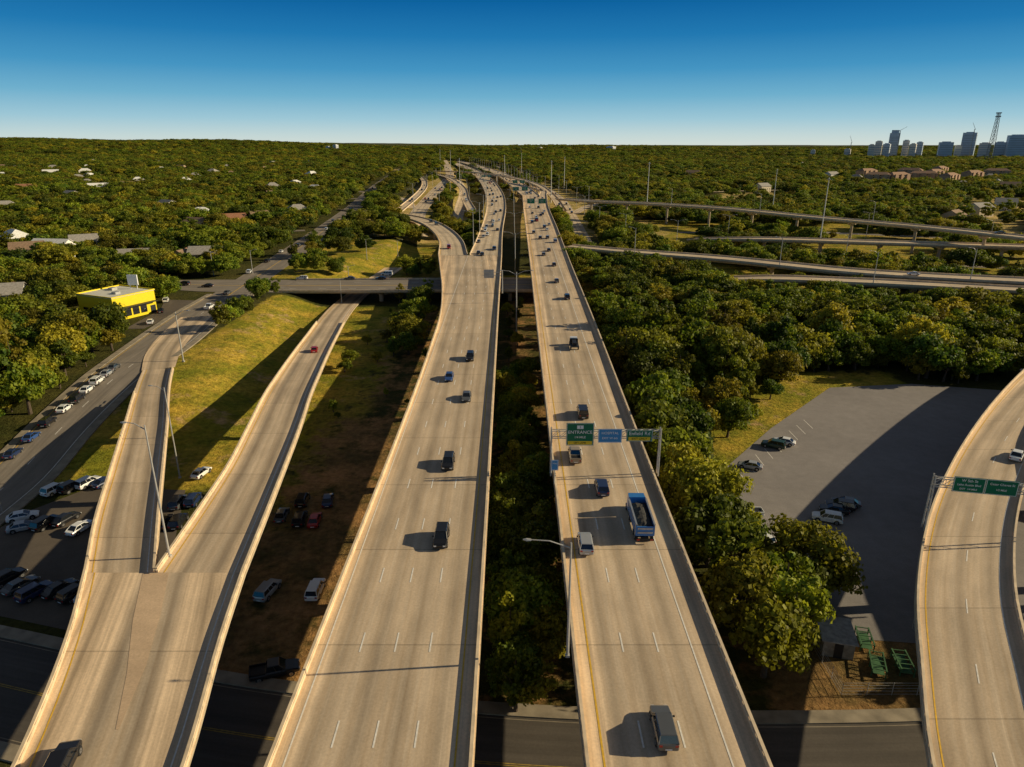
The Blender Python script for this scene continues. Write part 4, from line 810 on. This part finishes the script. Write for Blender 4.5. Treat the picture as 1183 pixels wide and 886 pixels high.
def trunk_mesh(seed,zc=6.2,H=4.6,R=4.2):
    r=random.Random(seed); G=Geo(); top=zc-H*.35; lean=(r.uniform(-.4,.4),r.uniform(-.4,.4))
    G.cone((0,0,-.3),(lean[0]*.5,lean[1]*.5,top*.55),.38,.27,8); G.cone((lean[0]*.5,lean[1]*.5,top*.55),(lean[0],lean[1],top),.27,.2,8)
    for i in range(6):
        a=i*1.05+r.uniform(-.3,.3); l=R*r.uniform(.45,.75); G.cone((lean[0],lean[1],top*r.uniform(.75,1)),(l*math.cos(a),l*math.sin(a),zc+r.uniform(-1,1.5)),.15,.04,6)
    G.cone((lean[0],lean[1],top),(0,0,zc+H*.5),.18,.05,6)
    return G.mesh("trunk",(BARK,),False)
TV=[]
for i,(R,H,zc,lb,mat) in enumerate([(4.4,3.9,4.9,32,LEAF),(3.5,4.9,5.7,30,LEAF),(4.9,3.4,4.5,38,LEAFD),(3.1,4.2,4.8,24,LEAFD),(4.1,4.6,5.3,31,LEAF),(3.9,3.2,4.1,26,LEAF),(5.2,4.2,5.2,42,LEAF),(4.6,3.0,4.0,30,LEAFD),(3.0,5.4,6.0,26,LEAF)]):
    TV.append((crown_mesh(100+i,R,H,zc,lb,mat=mat),trunk_mesh(50+i,zc,H,R)))
RK=kdtree.KDTree(len(ROADS))
for i,r_ in enumerate(ROADS): RK.insert((r_[0],r_[1],0),i)
RK.balance()
def inpoly(x,y,P):
    c=False; j=len(P)-1
    for i in range(len(P)):
        if (P[i][1]>y)!=(P[j][1]>y) and x<(P[j][0]-P[i][0])*(y-P[i][1])/(P[j][1]-P[i][1])+P[i][0]: c=not c
        j=i
    return c
CK=kdtree.KDTree(len(CLEAR))
for i,c_ in enumerate(CLEAR): CK.insert((c_[0],c_[1],0),i)
CK.balance()
def nz(x,y,s): return .5+.25*math.sin(x/s+1.3*math.sin(y/s*.7))+.25*math.sin(y/s*1.1+1.7*math.sin(x/s*.6+2))
def allowed(x,y,rad):
    if y<2900:
        for co,i,d in RK.find_range((x,y,0),30):
            if d<ROADS[i][2]+min(rad,6)*.8: return False
        for co,i,d in CK.find_range((x,y,0),42):
            if d<CLEAR[i][2]+rad*.5: return False
    if y<190 and x>30 and inpoly(x,y,LOT): return False
    if -3<x<7:
        if y>170 and y<700: return False
    if y<265 and -90<x<-3: return False
    if y<62 and x>-3: return False
    if y<118 and x<-45 and x>-125 : return False
    if x>=-3 and x<30 and y<300 and x>22: return x>25.5
    if 30<x<62 and 62<y<82: return x<37
    if 40<x<105 and 118<y<182:
        if (y-118)<(x-38)*1.12+11 and (y-118)>(x-50)*1.0-6: return False
    if y<150 and x>80: return y>170
    if 290<y<425 and -116<x<-28: return nz(x,y,9)>.8
    if 425<=y<560 and -130<x<-20: return nz(x,y,14)>.45
    if 560<=y<2400:
        hc=np.interp(y,HXY,HXX)-15
        if abs(x-hc)<110*(1-max(0,y-1300)/2200): return nz(x,y,17)>.62
    if x>85 and 295<y<560 and x<360: return nz(x,y,19)>.56
    if y>380 and math.sin(x/83.0+2*math.sin(y/190.0))*math.sin(y/131.0+1.7*math.sin(x/143.0))>.72: return random.random()<.12
    return True
cand=[]
def band(y0,y1,s,scl,slope=.84,pad=45):
    y=y0
    while y<y1:
        hw_=y*slope+pad; x=-hw_
        while x<hw_:
            X=x+random.uniform(-.5,.5)*s; Y=y+random.uniform(-.5,.5)*s; sc=scl*random.choice([.5,.7,.85,.95,1.05,1.15,1.35,1.6])*random.uniform(.9,1.1)
            if allowed(X,Y,4*sc): cand.append((X,Y,sc))
            x+=s
        y+=s
band(60,300,5.3,1.0); band(300,700,6.5,1.08); band(700,1500,9.6,1.3); band(1500,3200,17,2.0,.8); band(3200,9500,42,3.8,.8,0)
cand=[c for c in cand if random.random()>.03]
hand=[]
for x,y,s in [(468,395,1.2),(480,385,1.0),(472,410,.9),(455,412,.7),(405,425,.6),(398,430,.5),(430,272,1.0),(445,275,1.1),(415,280,.9),(400,275,.9),(35,478,1.3),(60,300,1.0),(80,425,1.2),(20,440,1.2),(100,415,1.2),(130,405,1.0),(55,405,1.3),(470,318,.6),(840,505,.9),(862,490,.7),(490,270,.7),(340,300,.9),(395,305,.5),(470,370,.8),(485,360,.9),(495,345,.8),(462,350,.7),(478,402,.9),(462,382,1.0),(488,372,1.0),(447,395,.6),(436,418,.45)]:
    p=pxg(x,y); hand.append((p[0],p[1],s))
rb=random.Random(11)
for i in range(9):
    y=rb.uniform(140,255); xb=float(np.interp(y,pB.C[:,1],pB.C[:,0]))+7.5; x=xb+(abs(rb.gauss(0,.45)))*(-24-xb)
    if x<-23.5: hand.append((x,y,rb.choice([.18,.22,.3,.4])))
yy=60.0
while yy<172:
    hand.append((random.uniform(-1.5,.8),yy,random.uniform(.75,1.05)*(1 if yy<125 else .75))); hand.append((random.uniform(1.6,4.2),yy+1.8,random.uniform(.7,1.05)*(1 if yy<125 else .75))); yy+=random.uniform(3.6,5.2)
while yy<300:
    hand.append((random.uniform(-2,4),yy,random.uniform(.3,.6))); yy+=random.uniform(7,15)
for x,y,s in [(29.5,72,1.25),(35.0,74,1.1),(30,80,1.3),(35,82,1.1),(37,78,1.0),(38.3,83.5,.85),(34,68.5,1.1),(29.5,88,1.3),(34,91,1.0),(29.8,97,1.25),(30.0,106,1.2),(31,115,1.3),(30,65.5,1.1)]: hand.append((x,y,s))
for x,y,s in [(-118,165,1.2),(-117,176,1.3),(-125,170,1.2),(-116,190,1.2),(-124,184,1.3)]: hand.append((x,y,s))
cand=[c for c in cand if not (c[1]<260 and any((c[0]-h[0])**2+(c[1]-h[1])**2<16 for h in hand))]
def visible(x,y,z):
    if y<=20: return False
    t=y*CP+(CAMZ-z)*SP; return abs(x/t*F)<CX+25 and y<3000
allc=[(c[0],c[1],c[2],True) for c in hand]+sorted([(c[0],c[1],c[2],False) for c in cand if visible(c[0],c[1],5) and c[1]<330],key=lambda c:c[0]**2+c[1]**2)[:296-len(hand)]
used=set((c[0],c[1]) for c in allc)
CROWNSRC=[None]*len(TV)
for i,(x,y,s,h) in enumerate(allc):
    k=i%len(TV) if i<len(TV) else random.randrange(len(TV))
    sc=s*1.0; zsc=sc*random.uniform(.95,1.2)
    if -3<x<5 and y<170: zsc=min(zsc,.9)
    o=mkobj("tree",None,None,(x,y,float(T(x,y))),(0,0,random.uniform(0,6.28)),(sc,sc,zsc))
    lab="leafy green oak growing between the elevated highways" if -3<x<6 else ("broad green oak beside the parking lot" if x>25 and y<185 else ("green tree in dense woodland near flyovers" if x>20 else ("single green tree on the grass bank" if x>-95 else "leafy oak beside neighbourhood houses")))
    tag(o,lab,"tree","leafy trees around the highway")
    mkobj("trunk",TV[k][1],o); c=mkobj("crown",TV[k][0],o)
    if CROWNSRC[k] is None: CROWNSRC[k]=c
rest=[c for c in cand if (c[0],c[1]) not in used]
P=np.array([(c[0],c[1]) for c in rest]); Z=T(P[:,0],P[:,1]); SC=np.array([c[2] for c in rest],np.float32)
wme=bpy.data.meshes.new("woodland"); wme.vertices.add(len(P)); wme.vertices.foreach_set("co",np.column_stack([P,Z]).astype(np.float32).ravel())
at=wme.attributes.new("tscale",'FLOAT','POINT'); at.data.foreach_set("value",SC)
at=wme.attributes.new("trot",'FLOAT','POINT'); at.data.foreach_set("value",rng.uniform(0,6.28,len(P)).astype(np.float32))
at=wme.attributes.new("tkind",'INT','POINT'); at.data.foreach_set("value",rng.integers(0,len(TV),len(P)).astype(np.int32))
wo=mkobj("woodland",wme); tag(wo,"dense green oak woodland stretching to the horizon","woodland",kind="stuff")
ng=bpy.data.node_groups.new("woodland_scatter",'GeometryNodeTree'); ng.interface.new_socket("Geometry",in_out='INPUT',socket_type='NodeSocketGeometry'); ng.interface.new_socket("Geometry",in_out='OUTPUT',socket_type='NodeSocketGeometry')
N=ng.nodes; gi=N.new("NodeGroupInput"); go=N.new("NodeGroupOutput"); iop=N.new("GeometryNodeInstanceOnPoints"); jn=N.new("GeometryNodeJoinGeometry")
for c in CROWNSRC:
    oi=N.new("GeometryNodeObjectInfo"); oi.inputs["Object"].default_value=c; oi.inputs["As Instance"].default_value=True; oi.transform_space='ORIGINAL'; ng.links.new(oi.outputs["Geometry"],jn.inputs[0])
def attr(n,t):
    a=N.new("GeometryNodeInputNamedAttribute"); a.data_type=t; a.inputs["Name"].default_value=n; return a.outputs["Attribute"]
ng.links.new(gi.outputs[0],iop.inputs["Points"]); ng.links.new(jn.outputs[0],iop.inputs["Instance"]); iop.inputs["Pick Instance"].default_value=True
ng.links.new(attr("tkind",'INT'),iop.inputs["Instance Index"])
cx=N.new("ShaderNodeCombineXYZ"); ng.links.new(attr("trot",'FLOAT'),cx.inputs[2]); ng.links.new(cx.outputs[0],iop.inputs["Rotation"])
c2=N.new("ShaderNodeCombineXYZ"); ts=attr("tscale",'FLOAT'); ng.links.new(ts,c2.inputs[0]); ng.links.new(ts,c2.inputs[1])
mn=N.new("ShaderNodeMath"); mn.operation='POWER'; ng.links.new(ts,mn.inputs[0]); mn.inputs[1].default_value=.6; ng.links.new(mn.outputs[0],c2.inputs[2]); ng.links.new(c2.outputs[0],iop.inputs["Scale"])
ng.links.new(iop.outputs[0],go.inputs[0]); md=wo.modifiers.new("scatter",'NODES'); md.node_group=ng
print("TREES",len(allc),"woodland",len(rest))

# ---------------------------------------------------------------- light, sky, camera
EL=math.radians(22); AZ=math.radians(5)
s=Vector((math.cos(EL)*math.cos(AZ),math.cos(EL)*math.sin(AZ),math.sin(EL)))
sl=bpy.data.lights.new("sun",'SUN'); sl.energy=5.0; sl.angle=math.radians(.5); sl.color=(1.0,.84,.55)
so=mkobj("sun",sl); so.rotation_euler=s.to_track_quat('Z','Y').to_euler()
w=bpy.data.worlds.new("World"); scene.world=w; w.use_nodes=True; nt=w.node_tree; bg=nt.nodes["Background"]
sk=nt.nodes.new("ShaderNodeTexSky"); sk.sky_type='NISHITA'; sk.sun_disc=False; sk.sun_elevation=EL; sk.sun_rotation=math.radians(85); sk.air_density=1.0; sk.dust_density=.3; sk.ozone_density=1.5; sk.altitude=0
tc=nt.nodes.new("ShaderNodeTexCoord"); sx=nt.nodes.new("ShaderNodeSeparateXYZ"); lk(nt,tc.outputs["Generated"],sx.inputs[0])
# clear-air gradient close to the horizon, the sky texture above it (all in units of the 0.1 background strength)
rp=nt.nodes.new("ShaderNodeValToRGB"); lk(nt,math_node(nt,'MULTIPLY',sx.outputs[2],2.5,clamp=True),rp.inputs[0])
cr=rp.color_ramp; st=[(0.0,(.64,.71,.66)),(.03,(.54,.67,.67)),(.08,(.34,.57,.67)),(.15,(.16,.43,.61)),(.23,(.06,.30,.54)),(.33,(.016,.19,.44)),(.44,(.003,.115,.34)),(.7,(.003,.05,.17))]
cr.elements[0].position=st[0][0]; cr.elements[0].color=(*st[0][1],1); cr.elements[1].position=st[-1][0]; cr.elements[1].color=(*st[-1][1],1)
for p_,c_ in st[1:-1]: e=cr.elements.new(p_); e.color=(*c_,1)
low=scalec(nt,rp.outputs[0],10.0)
hs=nt.nodes.new("ShaderNodeHueSaturation"); hs.inputs["Saturation"].default_value=.6; hs.inputs["Value"].default_value=.45; lk(nt,sk.outputs[0],hs.inputs["Color"])
mixs=mixc(nt,maprange(nt,sx.outputs[2],.22,.42,0,1),low,hs.outputs[0])
lk(nt,mixs,bg.inputs[0]); bg.inputs[1].default_value=.1
cam=bpy.data.cameras.new("camera"); co=mkobj("camera",cam,None,(0,0,CAMZ),(math.pi/2-PITCH,0,0)); cam.sensor_width=36; cam.lens=F/1183*36; cam.clip_start=.5; cam.clip_end=60000
scene.camera=co
scene.view_settings.view_transform='Standard'; scene.view_settings.look='None'; scene.view_settings.exposure=0
